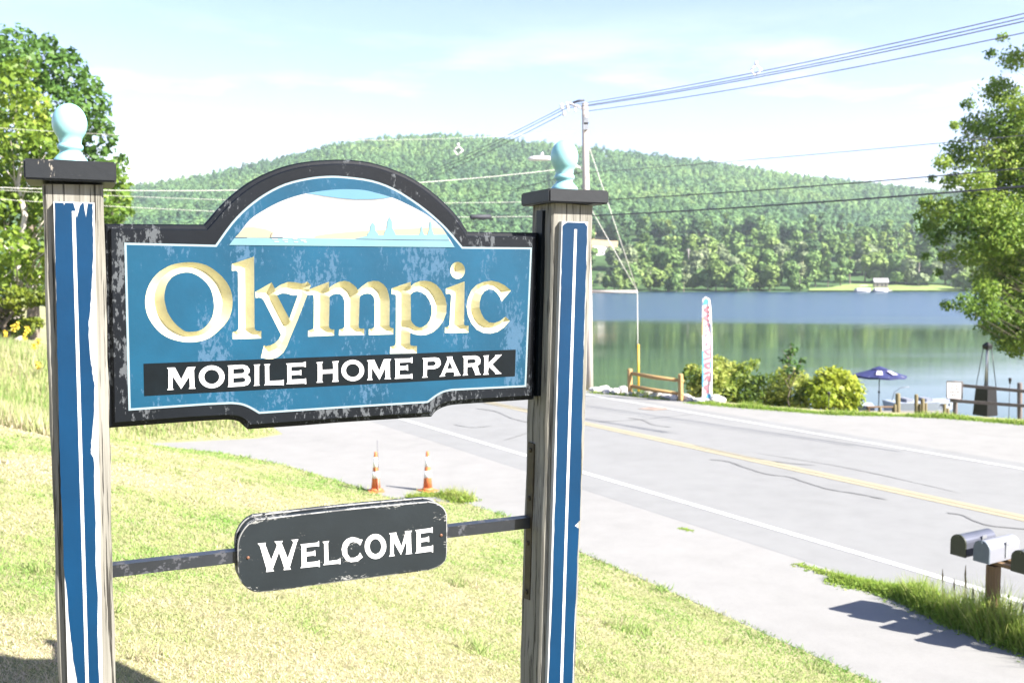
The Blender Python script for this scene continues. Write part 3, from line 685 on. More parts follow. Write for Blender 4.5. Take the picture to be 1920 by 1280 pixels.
# lake
m, nt, b, out = newmat('lake_water')
b.inputs['IOR'].default_value = 1.45; b.inputs['Specular IOR Level'].default_value = .5
tc = nt.nodes.new('ShaderNodeTexCoord'); sx = nt.nodes.new('ShaderNodeSeparateXYZ'); nt.links.new(tc.outputs['Object'], sx.inputs[0])
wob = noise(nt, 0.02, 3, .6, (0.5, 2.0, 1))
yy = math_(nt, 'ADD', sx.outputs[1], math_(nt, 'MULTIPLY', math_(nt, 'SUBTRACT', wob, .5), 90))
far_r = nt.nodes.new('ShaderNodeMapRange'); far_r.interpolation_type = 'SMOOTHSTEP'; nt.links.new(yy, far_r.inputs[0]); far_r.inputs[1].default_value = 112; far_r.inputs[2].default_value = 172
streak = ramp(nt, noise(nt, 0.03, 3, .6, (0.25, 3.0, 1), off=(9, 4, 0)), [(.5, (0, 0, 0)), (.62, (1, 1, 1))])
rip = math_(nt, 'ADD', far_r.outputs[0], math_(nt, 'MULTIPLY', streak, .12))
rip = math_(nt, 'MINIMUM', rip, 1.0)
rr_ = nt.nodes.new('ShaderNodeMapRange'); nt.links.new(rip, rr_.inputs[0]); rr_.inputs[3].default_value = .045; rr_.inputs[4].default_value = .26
nt.links.new(rr_.outputs[0], b.inputs['Roughness']); setc(nt, b, mix(nt, rip, (0.010, 0.030, 0.006), (0.010, 0.036, 0.072)))  # green base tint imitates the reflected hill, blue tint the reflected sky
wv = noise(nt, 1.6, 5, .6, (0.55, 1.3, 1)); bn = nt.nodes.new('ShaderNodeBump'); bn.inputs['Distance'].default_value = .05
st_ = nt.nodes.new('ShaderNodeMapRange'); nt.links.new(rip, st_.inputs[0]); st_.inputs[3].default_value = .06; st_.inputs[4].default_value = .5
nt.links.new(st_.outputs[0], bn.inputs['Strength']); nt.links.new(wv, bn.inputs['Height']); nt.links.new(bn.outputs[0], b.inputs['Normal'])
M['water'] = m
MB().add([(-1400, 20, 0), (1400, 20, 0), (1400, 520, 0), (-1400, 520, 0)], [(0, 1, 2, 3)]).build('lake', m)['kind'] = 'structure'

# far shore and wooded hill
SIL = [(-900, 420), (-300, 385), (100, 362), (240, 349), (300, 345), (400, 327), (480, 307), (550, 291), (620, 273), (700, 263), (780, 258.5), (850, 257), (920, 262), (1000, 268), (1050, 272), (1120, 279), (1200, 288), (1300, 301), (1400, 316), (1500, 331), (1600, 343), (1680, 350), (1800, 360), (2000, 382), (2400, 420)]
SX = np.array([p[0] for p in SIL], float); SY = np.array([p[1] for p in SIL], float)
RIDGE = 1150.0
def farz(x, y):
    px = CX + FPX * x / y
    el = (HOR - np.interp(px, SX, SY)) / FPX
    zr = EYE.z + el * RIDGE - 9.5
    u = np.clip((y - 432) / (RIDGE - 432), 0, 1.4)
    g = np.where(u < 1, u ** 1.12, 1 - (u - 1) * 1.2)
    shelf = 0.9 * np.clip((y - 401 - 3 * vnoise(x, x, 30, 5)) / 12, -1.5, 1)
    return shelf + zr * g + (2.5 * vnoise(x, y, 45, 3)) * np.clip((y - 440) / 100, 0, 1)
gx = np.arange(-1100, 1101, 11.0); gy = np.concatenate([np.arange(388, 470, 4.0), np.arange(470, 1400, 12.0)])
X, Y = np.meshgrid(gx, gy); Zf = farz(X.ravel(), Y.ravel()); ii = np.arange(X.size).reshape(X.shape)
Ff = np.stack([ii[:-1, :-1].ravel(), ii[:-1, 1:].ravel(), ii[1:, 1:].ravel(), ii[1:, :-1].ravel()], 1)
M['hill'] = simple('forest_floor', (0.045, 0.085, 0.03), .95, var=.4, scale=.05, spec=.1)
tag(npobj('hill', np.stack([X.ravel(), Y.ravel(), Zf], 1), Ff, M['hill'], smooth=True), kind='structure')
M['farlawn'] = simple('mown_grass', (0.175, 0.235, 0.075), .95, var=.15, scale=.2, spec=.1)
M['field'] = simple('hay_field', (0.32, 0.25, 0.14), .95, var=.1, scale=.1, spec=.1)
def drape(name, x0, x1, y0, y1, dz, mat, n=18, shape=None):
    us = np.linspace(0, 1, n); U, Vv = np.meshgrid(us, us)
    XX = (CX + 0) * 0 + np.interp(U, [0, 1], [x0, x1]); YY = y0 + (y1 - y0) * Vv
    if shape is not None: YY = y0 + shape(U) * 0 + (y1 - y0) * Vv * shape(U)
    xw = (XX - CX) / FPX * YY; zz = np.maximum(farz(xw.ravel(), YY.ravel()), .25) + dz
    ii = np.arange(n * n).reshape(n, n)
    F = np.stack([ii[:-1, :-1].ravel(), ii[:-1, 1:].ravel(), ii[1:, 1:].ravel(), ii[1:, :-1].ravel()], 1)
    return tag(npobj(name, np.stack([xw.ravel(), YY.ravel(), zz], 1), F, mat, smooth=True), kind='structure')
drape('shore_lawn', 1516, 1800, 402, 450, .35, M['farlawn'], shape=lambda u: np.clip(.25 + u * 3, 0, 1))
drape('hay_field', 1085, 1158, 545, 610, 2.2, M['field'])

# ================================================================== VEGETATION
def diamonds(P, Nn, size, asp=0.6, rng=RNG):
    n = len(P); Nn = Nn / np.linalg.norm(Nn, axis=1, keepdims=True)
    r = rng.normal(size=(n, 3)); T = r - (r * Nn).sum(1, keepdims=True) * Nn; T /= np.linalg.norm(T, axis=1, keepdims=True)
    B = np.cross(Nn, T); s = np.asarray(size)[:, None] if np.ndim(size) else size
    fold = Nn * s * 0.12
    V = np.stack([P - T * s, P + B * s * asp - fold, P + T * s, P - B * s * asp - fold], 1).reshape(-1, 3)
    return V, np.arange(4 * n).reshape(n, 4)
def lobe_leaves(lobes, per_area, size, rng=RNG, fill_=0.55, flat=0.85, up=0.35, tone_l=0.35, jit=0.7, amp=.38):
    """leaf cards spread through the outer volume of each lobe; tone varies by lobe and by leaf"""
    Ps, Ns, Ts, Ss = [], [], [], []
    for (x, y, z, r) in lobes:
        n = max(8, int(per_area * r * r))
        d = rng.normal(size=(n, 3)); d /= np.linalg.norm(d, axis=1, keepdims=True)
        # uneven surface: sprays of leaves stick out
        k = 3 + rng.random((7, 3)) * 3; ph = rng.random(7) * 6.28
        bumpy = sum(np.sin(d @ k[i] * 1.6 + ph[i]) for i in range(7)) / 7
        rad = r * (fill_ + (1 - fill_) * rng.random(n) ** .5) * (1 + amp * bumpy)
        p = np.array([x, y, z]) + d * rad[:, None] * np.array([1, 1, flat])
        Ps.append(p); Ns.append(d * 0.9 + np.array([0, 0, up]) + rng.normal(size=(n, 3)) * jit)
        Ts.append(np.clip(.5 + tone_l * (rng.random() - .5) + rng.normal(size=n) * .16, 0, 1)); Ss.append(size * (.6 + .8 * rng.random(n)))
    return np.concatenate(Ps), np.concatenate(Ns), np.concatenate(Ts), np.concatenate(Ss)
M['bark'] = simple('grey_brown_bark', (0.13, 0.105, 0.08), .9, var=.4, scale=6, bumpk=.5, mapscale=(1, 1, .2))
M['palebark'] = simple('pale_birch_bark', (0.42, 0.38, 0.33), .9, var=.3, scale=5, mapscale=(1, 1, .4))
M['leafdark'] = leafmat('dark_green_leaves', [(0.030, 0.072, 0.018), (0.065, 0.140, 0.026), (0.11, 0.20, 0.035)], .35)
M['leafmid'] = leafmat('maple_green_leaves', [(0.055, 0.120, 0.022), (0.140, 0.235, 0.034), (0.27, 0.34, 0.06)], .48)
M['leafyel'] = leafmat('yellow_green_leaves', [(0.080, 0.150, 0.018), (0.185, 0.270, 0.032), (0.32, 0.37, 0.055)], .45)
M['leafmap'] = leafmat('light_maple_leaves', [(0.075, 0.150, 0.030), (0.180, 0.285, 0.045), (0.33, 0.40, 0.08)], .52)
M['needle'] = leafmat('conifer_needles', [(0.045, 0.075, 0.008), (0.12, 0.155, 0.014), (0.22, 0.25, 0.025)], .3)
def limbs(base, top, r0, lobes, rng, every=1, bend=.12, m=0):
    """tapered trunk and a limb into each lobe"""
    base, top = Vector(base), Vector(top); mb = MB()
    mid = [base.lerp(top, i / 7) + Vector((rng.normal() * bend * (i > 0), rng.normal() * bend * (i > 0), 0)) for i in range(8)]
    mb.tube([base - Vector((0, 0, .4))] + mid, [r0 * 1.35] + [r0 * (1.15 if i == 0 else 1 - .82 * i / 7) for i in range(8)], 9)
    for i, (x, y, z, r) in enumerate(lobes):
        c = Vector((x, y, z)); thin = .22 if i % every else 1.0; h = max(.12, min(.85, (c.z - base.z) / max(.1, (top.z - base.z)) - .25)); a = base.lerp(top, h)
        k = max(.012, r0 * (1 - .8 * h) * .3 * thin)
        mb.tube([a, a.lerp(c, .5) + Vector((rng.normal() * .1, rng.normal() * .1, .12 * (c - a).length * .5)), c], [k, k * .6, k * .2], 6)
        for j in range(3):
            e = c + Vector(rng.normal(size=3)) * r * .55; mb.tube([a.lerp(c, .6), e], [k * .35, k * .08], 5)
    return mb
def tree(name, label, base, top, r0, lobes, per_area, size, leaf, bark, group=None, cat='tree', every=1, **kw):
    rng = np.random.default_rng(len(lobes) * 7 + int(abs(base[0]) * 10))
    t = empty(name, base, label, cat, group)
    limbs(base, top, r0, lobes, rng, every).build('trunk', bark, t, base)
    P, Nn, T, S = lobe_leaves(lobes, per_area, size, rng, **kw)
    V, F = diamonds(P, Nn, S, .62, rng)
    npobj('crown', V, F, leaf, t, base, T); return t
def pxl(lst, Y, dy, rng, k=1.0):
    out = []
    for x, y, r in lst:
        yy = Y + rng.uniform(-dy, dy); p = at(x, y, yy); out.append((p.x, p.y, p.z, r / FPX * yy * k))
    return out
rg = np.random.default_rng(3)
# trees behind the sign, at the meadow's far edge
def lbase(px, Yv): 
    x = (px - CX) / FPX * Yv; return gpt(x, Yv)
back = pxl([(60,120,52),(118,135,48),(20,95,55),(160,195,44),(95,215,70),(178,262,40),(150,315,50),(205,318,27),(222,365,24),(208,400,26),(60,300,70),(-40,130,70),(-60,260,80),(90,78,18),(130,105,18),(170,160,22),(195,235,20),(228,300,14),(140,390,50),(180,440,40)], 40, 2.0, rg)
tree('broadleaf_tree', 'tall dark green tree rising behind the yellow-green one beyond the meadow', tuple(lbase(60, 40)), at(70, 130, 40), .26, back, 420, .13, M['leafdark'], M['bark'], jit=.8)
front = pxl([(10,160,50),(55,205,45),(20,260,60),(85,290,38),(60,350,60),(5,380,60),(105,385,42),(75,440,50),(20,460,45),(-70,240,80),(-80,380,90),(130,440,34),(160,405,26),(95,245,26),(40,130,24),(25,500,40),(70,505,34),(-20,520,50),(60,545,28),(10,550,34),(110,480,30),(140,510,26)], 33, 1.5, rg)
tree('broadleaf_tree', 'sunlit yellow-green tree with pale forked trunks beyond the meadow', tuple(lbase(30, 33)), at(30, 220, 33), .17, front, 520, .115, M['leafyel'], M['palebark'], jit=.8)
rightlow = pxl([(200,330,34),(228,372,22),(215,400,24),(190,430,30),(235,345,12),(180,380,30),(240,395,12)], 36.5, 1, rg)
tree('broadleaf_tree', 'small bright green tree showing right of the nearest post cap', tuple(lbase(200, 36.5)), at(200, 340, 36.5), .12, rightlow, 520, .12, M['leafmid'], M['bark'])
con = []
for k in range(44):
    x = rg.uniform(-120, 95); y = rg.uniform(545, 626); con.append((x, y, rg.uniform(14, 24)))
cl = pxl(con, 29.5, 1.0, rg)
tree('spreading_conifer', 'low feathery yellow-green conifer below the left trees', tuple(lbase(10, 29.5)), at(10, 560, 29.5), .1, cl, 1500, .075, M['needle'], M['bark'], cat='conifer', up=.1, flat=.5)
# maple leaning in from the side of the parking apron
rm = np.random.default_rng(8)
ml = [(1900,112,26),(1872,170,34),(1915,200,44),(1832,236,34),(1800,288,36),(1862,300,52),(1925,320,60),(1768,305,20),(1830,340,34),(1785,340,22),
 (1762,392,34),(1805,415,46),(1858,402,56),(1925,425,76),(1742,425,22),(1760,445,22),(1735,380,14),(1722,405,10),(1860,470,50),(1915,520,58),(1955,580,64),(1822,475,34),(1840,520,20),
 (1775,572,14),(1810,568,24),(1845,580,34),(1890,592,44),(1935,625,50),(1885,645,22),(1852,612,22),(1905,660,16),(1858,100,12),(1880,70,10),(1815,195,15),(1790,235,12),(1880,240,40),(1900,290,50),(1890,350,50),(1830,380,40),(1880,440,50),(1900,480,50),(1870,520,40),(1900,560,50),(1850,545,30),(1930,250,60),(1915,600,40),(1880,625,26),(1905,640,28),(1748,335,11),(1775,480,16),(1735,480,10),(1760,510,10)]
ml += [(1990,100,60),(2000,220,80),(2030,340,90),(2040,470,95),(2050,590,80),(2130,180,90),(2150,330,110),(2160,480,110),(2140,600,80),(1975,40,40),(2060,40,70),(2250,400,110),(2240,250,100)]
mlobes = pxl(ml, 31.0, 1.5, rm)
mb_ = gpt((2120 - CX) / FPX * 31.0, 31.0)
tree('maple_tree', 'large maple overhanging the lake and parking apron at the frame edge', tuple(mb_), at(2110, 120, 31.0), .24, mlobes, 2300, .056, M['leafmap'], M['bark'], jit=.9, fill_=.22, flat=.8, tone_l=.6, every=200, amp=.62)

# individual trees on the far shore
M['farA'] = leafmat('far_dark_leaves', [(0.028, 0.066, 0.028), (0.048, 0.105, 0.036), (0.08, 0.15, 0.045)], .2, .7, .2)
M['farB'] = leafmat('far_green_leaves', [(0.075, 0.145, 0.044), (0.130, 0.220, 0.060), (0.195, 0.285, 0.078)], .25, .7, .25)
M['farC'] = leafmat('far_grey_green_leaves', [(0.12, 0.165, 0.085), (0.185, 0.235, 0.115), (0.26, 0.30, 0.155)], .25, .7, .25)
M['farD'] = leafmat('far_yellow_green_leaves', [(0.12, 0.195, 0.050), (0.19, 0.275, 0.070), (0.26, 0.34, 0.095)], .28, .7, .25)
FORMS = []
for form in range(6):
    r_ = np.random.default_rng(50 + form); lob = []
    if form in (0, 1, 4):      # rounded
        for k in range(11): 
            a = r_.uniform(0, 6.28); q = r_.uniform(.1, .62); lob.append((math.cos(a) * q * 3.4, math.sin(a) * q * 3.4, r_.uniform(3.2, 8.6) , r_.uniform(1.3, 2.3)))
        lob.append((0, 0, 9, 1.6)); H_, nm = 10.5, 'rounded'
    elif form in (2, 5):       # tall
        for k in range(11):
            a = r_.uniform(0, 6.28); q = r_.uniform(.0, 1); zz = r_.uniform(2.5, 12); lob.append((math.cos(a) * q * 1.5, math.sin(a) * q * 1.5, zz, r_.uniform(.9, 1.7) * (1.15 - zz / 20)))
        lob.append((0, 0, 12.6, .9)); H_, nm = 13.5, 'tall narrow'
    else:                      # spreading and loose
        for k in range(13):
            a = r_.uniform(0, 6.28); q = r_.uniform(.2, 1); lob.append((math.cos(a) * q * 3.6, math.sin(a) * q * 3.6, r_.uniform(2.2, 6.5), r_.uniform(1.0, 1.7)))
        H_, nm = 8.0, 'low spreading'
    P, Nn, T, S = lobe_leaves(lob, 46, .62, r_, .7, .9, .4, .5, .45)
    V, F = diamonds(P, Nn, S, .7, r_)
    crowns = {}
    for kk in 'ABCD':
        o = npobj('crown', V, F, M['far' + kk], None, (0, 0, 0), T); crowns[kk] = o.data; bpy.data.objects.remove(o)
    tr = limbs((0, 0, 0), (0, 0, H_ * .75), .22, lob, r_, 3, .05).build('trunk', M['palebark' if form == 3 else 'bark']); tmesh = tr.data; bpy.data.objects.remove(tr)
    FORMS.append((nm, H_, crowns, tmesh))
TONE = {'A': 'dark green', 'B': 'mid green', 'C': 'pale grey-green', 'D': 'yellow-green'}
def place_word(px):
    for lim, w in ((1165, 'by the roadside pole'), (1260, 'above the two-rail fence'), (1340, 'above the feather banner'), (1450, 'above the near shrubs'), (1540, 'left of the shore lawn'), (1610, 'behind the canopied boat'), (1680, 'behind the grey cottage'), (1760, 'right of the grey cottage')):
        if px < lim: return w
    return 'half hidden by the maple'
ROWS = [('at the far waterline', 407, 44, (.85, 1.35), 'DBCBDD'), ('in the second shore row', 446, 34, (1.15, 1.7), 'DBCDBC'), ('partway up the far slope', 490, 34, (1.3, 1.85), 'DBDBDCA'), ('below the hillside forest', 538, 32, (1.4, 1.9), 'AABDBA'), ('at the hillside forest edge', 588, 32, (1.3, 1.8), 'AAABA')]
rt = np.random.default_rng(21)
FARTREES = []
for rowi, (rw, Y0, cnt_, sc_, tones) in enumerate(ROWS):
    for k in range(cnt_):
        px = 1082 + (k + rt.uniform(.1, .9)) * (850 / cnt_)
        Yt = Y0 + rt.uniform(-9, 9)
        if rowi == 0 and 1512 < px < 1790: continue
        if rowi == 1 and 1600 < px < 1672: Yt = 456
        if 1100 < px < 1152 and rowi in (3,): continue
        if 1100 < px < 1150 and rowi == 2: continue
        fi = int(rt.integers(0, 6)); nm, H_, cr, tmesh = FORMS[fi]
        lim_ = .62 if 1096 < px < 1152 and rowi < 2 else 9
        kk = tones[int(rt.integers(0, len(tones)))]
        s = min(lim_, rt.uniform(*sc_) * (1.0 if fi != 3 else 1.15))
        x = (px - CX) / FPX * Yt; z = float(farz(np.array([x]), np.array([Yt]))[0]) - .3
        t = empty('shore_tree', (x, Yt, z), f'{TONE[kk]} {nm} tree {rw}, {place_word(px)}', 'tree', 'trees on the far shore', rt.uniform(0, 6.28))
        t.scale = (s * rt.uniform(.9, 1.15), s * rt.uniform(.9, 1.15), s)
        c = bpy.data.objects.new('crown', cr[kk]); COL.objects.link(c); c.parent = t
        q = bpy.data.objects.new('trunk', tmesh); COL.objects.link(q); q.parent = t

# hillside forest: one far mass
rf = np.random.default_rng(5); Vs, Fs, Ts, nv_ = [], [], [], 0
pts = []
yv = 440.0
while yv < 1190:
    step = 5.6 + (yv - 440) * .0036
    xs = np.arange(-.60 * yv, .60 * yv, step) + rf.uniform(-step * .4, step * .4, size=len(np.arange(-.60 * yv, .60 * yv, step)))
    ys = yv + rf.uniform(-step * .5, step * .5, size=len(xs)); pts.append(np.stack([xs, ys], 1)); yv += step * .95
pts = np.concatenate(pts); ppx = CX + FPX * pts[:, 0] / pts[:, 1]
keep = ~((pts[:, 1] < 612) & (ppx > 1075) & (ppx < 1940)) & (rf.random(len(pts)) > .06)
pts = pts[keep]; zz = farz(pts[:, 0], pts[:, 1])
NC = 40
for (x, y), z in zip(pts, zz):
    h = rf.uniform(6.5, 13); w = rf.uniform(1.9, 4.2); con_ = rf.random() < .09
    if con_: w *= .55; h *= 1.15
    d = rf.normal(size=(NC, 3)); d[:, 2] = np.abs(d[:, 2]) * 1.0 - .25; d[:, 1] -= .25; d /= np.linalg.norm(d, axis=1, keepdims=True)
    P = np.array([x, y, z + h * .52]) + d * np.array([w, w, h * .48]) * rf.uniform(.78, 1.08, size=(NC, 1))
    V, F = diamonds(P, d * .9 + np.array([0, 0, .25]) + rf.normal(size=(NC, 3)) * .18, 1.0 + .65 * rf.random(NC), .75, rf)
    Vs.append(V); Fs.append(F + nv_); nv_ += len(V)
    base_t = .18 if con_ else np.clip(.52 + rf.normal() * .11 + .30 * math.sin(x * .021 + 1.3 * math.sin(y * .013)) * math.sin(y * .017 + x * .006), .10, 1)
    Ts.append(np.clip(base_t + rf.normal(size=NC) * .035, 0, 1))
M['forest'] = leafmat('hillside_forest_leaves', [(0.036, 0.085, 0.056), (0.082, 0.168, 0.068), (0.130, 0.235, 0.080), (0.195, 0.290, 0.098)], .33, .8, 0)
tag(npobj('hillside_forest', np.concatenate(Vs), np.concatenate(Fs), M['forest'], None, (0, 0, 0), np.concatenate(Ts)), 'dense green forest covering the far hill', 'forest', kind='stuff')
del Vs, Fs, Ts

# ---- grass, weeds, meadow
def blades(P, h, w, lean, rng):
    n = len(P); a = rng.uniform(0, 6.283, n); dx, dy = np.cos(a), np.sin(a)
    h = np.asarray(h) * np.ones(n); w = np.asarray(w) * np.ones(n)
    la = rng.uniform(0, 6.283, n); lr = rng.uniform(.1, 1, n) * lean * h
    V = np.empty((n, 3, 3)); 
    V[:, 0] = P + np.stack([dx * w, dy * w, np.zeros(n)], 1); V[:, 1] = P - np.stack([dx * w, dy * w, np.zeros(n)], 1)
    V[:, 2] = P + np.stack([np.cos(la) * lr, np.sin(la) * lr, h], 1)
    return V.reshape(-1, 3), np.arange(3 * n).reshape(n, 3)
M['grass'] = leafmat('dry_lawn_blades', [(0.50, 0.415, 0.30), (0.39, 0.36, 0.20), (0.27, 0.34, 0.11), (0.145, 0.27, 0.05)], .4, .7, 0)
M['weed'] = leafmat('weed_leaves', [(0.46, 0.43, 0.18), (0.30, 0.40, 0.075), (0.17, 0.29, 0.042)], .55, .6, 0)
gr = np.random.default_rng(77)
NB = 330000
Zq = 2.2 * (20 / 2.2) ** gr.random(NB); Xq = (gr.uniform(-60, 1780, NB) - CX) / FPX * Zq * 1.04
pd = pave_dist(Xq, Zq); k = (pd > -.09 * gr.random(len(Xq)) ** 2) & (pd < 60); Xq, Zq, pd = Xq[k], Zq[k], pd[k]
s_, t_ = xy2st(Xq, Zq); k = t_ < 7.2; Xq, Zq, pd = Xq[k], Zq[k], pd[k]
gz = np.maximum(ground(Xq, Zq), zroad(Xq, Zq)); pd = np.maximum(pd, 0)
patch = vnoise(Xq, Zq, .75, 9) * .8 + vnoise(Xq, Zq, .22, 10) * .55 + vnoise(Xq, Zq, .08, 14) * .4
tone = .46 + .62 * patch + .17 * gr.normal(size=len(Xq)) + .36 * np.exp(-(pd / 1.6) ** 2)
hh = (.009 + .014 * gr.random(len(Xq))) * (1 + .35 * patch) * (1 + 2.2 * (vnoise(Xq, Zq, .16, 41) + .5 * vnoise(Xq, Zq, .5, 42) > .62)) + .03 * np.exp(-(pd / .25) ** 2) * gr.random(len(Xq))
V, F = blades(np.stack([Xq, Zq, gz], 1), hh, np.maximum(.0022, .00075 * Zq), 1.7, gr)
tag(npobj('lawn_grass', V, F, M['grass'], None, (0, 0, 0), np.clip(tone, 0, 1)), 'short dry patchy lawn grass around the sign posts', 'grass', kind='stuff')
# meadow behind the lawn
n = 60000; Zq = gr.uniform(12.5, 33, n); Xq = (gr.uniform(-140, 620, n) - CX) / FPX * Zq
pd = pave_dist(Xq, Zq); s_, t_ = xy2st(Xq, Zq)
k = (pd > .1) & (t_ < 6.9) & ((Zq > 13.5 + .6 * vnoise(Xq, Zq, 1.5, 4)) & (Xq < -.44 * Zq - .2) | (s_ > 20.6)); Xq, Zq, pd, s_ = Xq[k], Zq[k], pd[k], s_[k]
cl = vnoise(Xq, Zq, .9, 12); hh = (.12 + .30 * gr.random(len(Xq))) * (1 + .5 * cl) * np.clip(pd * 1.1, .15, 1)
V, F = blades(np.stack([Xq, Zq, ground(Xq, Zq)], 1), hh, .012, .6, gr)
tag(npobj('meadow_grass', V, F, M['grass'], None, (0, 0, 0), np.clip(.5 + .35 * cl + .22 * gr.normal(size=len(Xq)), 0, 1)), 'tall mixed meadow grass below the trees at the lawn edge', 'grass', kind='stuff')
# weed strip at the mailboxes
def strip(pts, w, n, h0, h1, name, label, tonebase=.6, wid=.006, taper=True):
    p = np.array([rd(*q) for q in pts]); L = np.concatenate([[0], np.cumsum(np.linalg.norm(np.diff(p, axis=0), axis=1))])
    u = gr.random(n) * L[-1]; c = np.stack([np.interp(u, L, p[:, 0]), np.interp(u, L, p[:, 1])], 1)
    cl = vnoise(c[:, 0], c[:, 1], .22, 31); g = gr.normal(size=n) * .42
    c = c + np.array(SN)[None] * (g * w)[:, None] + gr.normal(size=(n, 2)) * .03
    env = np.exp(-g ** 2 * 2.2) * np.clip(1 + 1.0 * cl + .6 * vnoise(c[:, 0], c[:, 1], .5, 33), .15, 2.2) * (np.clip(u / 1.1, .25, 1) if taper else 1)
    hh = np.clip((h0 + (h1 - h0) * gr.random(n) ** 2) * env, .015, 2)
    z = np.maximum(zroad(c[:, 0], c[:, 1]), ground(c[:, 0], c[:, 1]))
    V, F = blades(np.stack([c[:, 0], c[:, 1], z], 1), hh, wid, .75, gr)
    # broad leaves along the lower half of the stems
    k = gr.random(n) < .55; q = np.stack([c[k, 0], c[k, 1], z[k] + hh[k] * gr.random(k.sum()) * .7], 1)
    V2, F2 = diamonds(q, gr.normal(size=(k.sum(), 3)) + np.array([0, 0, .8]), .018 + .02 * gr.random(k.sum()), .45, gr)
    T = np.clip(tonebase + .2 * gr.normal(size=n) - .2 * (hh > h1 * .6), 0, 1)
    o = npobj(name, V, F, M['weed'], None, (0, 0, 0), T); 
    o2 = npobj('weed_leaves', V2, F2, M['weed'], o, (0, 0, 0), np.clip(tonebase + .15 + .15 * gr.normal(size=k.sum()), 0, 1)); o2.parent = o; o2.location = (0, 0, 0)
    tag(o2, kind='stuff')
    return tag(o, label, 'weeds', kind='stuff')
strip([(1565, 1086), (1640, 1103), (1700, 1120), (1760, 1152), (1840, 1185), (1920, 1214), (2050, 1262)], .21, 16000, .08, .44, 'roadside_weeds', 'thick green weeds growing along the seam under the mailboxes')
strip([(1279, 991), (1286, 993), (1294, 995)], .04, 90, .02, .05, 'roadside_weeds', 'thin tuft of weeds in the pavement seam near the sign', .5)
strip([(1490, 1058), (1515, 1064), (1560, 1080)], .08, 420, .03, .17, 'roadside_weeds', 'sparse pale weeds sprouting at the end of the pavement seam', .45)
strip([(770, 936), (800, 929), (835, 929), (880, 942)], .26, 2200, .05, .22, 'roadside_weeds', 'leafy weeds hiding the base of a traffic cone', .5, .007, False)
strip([(1290, 754), (1400, 764), (1570, 777), (1700, 780), (1790, 784), (1920, 795), (2000, 801)], .35, 9000, .05, .16, 'bank_grass', 'low green grass edging the parking apron above the lake', .75, .012, False)
strip([(1110, 736), (1200, 743), (1285, 751)], .3, 1500, .05, .2, 'bank_grass', 'grass tufts among pale rocks along the road edge', .65, .012, False)
# tall seed heads and yellow wildflowers
M['stalk'] = simple('brown_seed_stalk', (0.16, 0.12, 0.06), .9)
M['goldfl'] = simple('yellow_flower_plume', (0.55, 0.42, 0.04), .8, var=.3, scale=60)
for px, py, h in ((1768, 1165, .50), (1790, 1172, .44), (1806, 1178, .60), (1812, 1180, .52), (1824, 1184, .42), (1866, 1198, .46), (1888, 1206, .38), (1910, 1215, .42)):
    p = onroad(px, py - 8); tip = p + Vector((random.uniform(-.03, .05), 0, h))
    mb = MB().tube([p, p.lerp(tip, .6), tip], [.003, .0025, .001], 5); mb.tube([p.lerp(tip, .72), p.lerp(tip, .85), tip], [.004, .009, .002], 6)
    tag(mb.build('seed_stalk', M['stalk'], None, p), 'thin brown seed stalk standing above the weeds by the mailbox post', 'weed', 'seed stalks by the mailboxes')
for px, yv, h in ((22, 27, .75), (30, 26.5, .85), (44, 26, .6), (50, 26.3, .8), (66, 25.5, .55), (12, 25, .6), (58, 24, .45), (70, 23, .4)):
    p = gpt((px - CX) / FPX * yv, yv); tip = p + Vector((random.uniform(-.06, .06), 0, h))
    w_ = empty('goldenrod', p, 'tall wildflower with a yellow plume standing in the meadow', 'wildflower', 'yellow wildflowers in the meadow')
    MB().tube([p, tip], [.006, .003], 5).build('stem', M['needle'], w_, p)
    q = np.array([tip + Vector((random.gauss(0, .028), random.gauss(0, .028), random.uniform(-.14, .04))) for _ in range(60)])
    V, F = diamonds(q, RNG.normal(size=(60, 3)), .030, .7); npobj('flower_plume', V, F, M['goldfl'], w_, p)

# shrubs on the bank
M['shrub'] = leafmat('shrub_leaves', [(0.09, 0.15, 0.028), (0.21, 0.275, 0.045), (0.38, 0.40, 0.10)], .5)
M['willow'] = leafmat('willow_leaves', [(0.11, 0.17, 0.018), (0.23, 0.30, 0.028), (0.35, 0.39, 0.05)], .5)
def shrub(label, base, lob, Yv, size, leaf, per=700, name='bank_shrub', **kw):
    r_ = np.random.default_rng(int(base[0])); L = pxl(lob, Yv, .8, r_, 1.28); b0 = at(base[0], base[1], Yv); b0.z = min(b0.z, float(ground(np.array([b0.x]), np.array([b0.y]))[0]) + .1)
    t = empty(name, b0, label, 'shrub', 'shrubs on the lake bank'); mb = MB()
    for (x, y, z, r) in L:
        c = Vector((x, y, z)); mb.tube([b0, b0.lerp(c, .5) + Vector((r_.normal() * .06, 0, .1)), c + Vector((0, 0, r * .5))], [.022, .015, .005], 5)
    mb.build('stems', M['bark'], t, b0)
    kw.setdefault('tone_l', .75); P, Nn, T, S = lobe_leaves(L, per, size, r_, **kw); V, F = diamonds(P, Nn, S, .5, r_); npobj('crown', V, F, leaf, t, b0, T)
shrub('loose yellow-flecked shrub just behind the feather banner', (1330, 752), [(1305,705,22),(1310,735,22),(1340,700,24),(1350,735,28),(1375,712,26),(1390,740,26),(1345,680,14),(1365,690,16),(1395,690,14),(1414,683,10),(1298,690,10),(1325,725,24),(1380,760,14)], 29.2, .075, M['shrub'], 1500, fill_=.25, jit=.9)
shrub('dark green rounded shrub in the middle of the bank shrubs', (1420, 765), [(1405,742,20),(1418,725,16),(1432,748,18),(1420,760,16),(1398,762,12),(1442,765,10),(1445,735,16),(1408,715,14),(1430,712,12)], 29.0, .07, M['shrub'], 1400, fill_=.3)
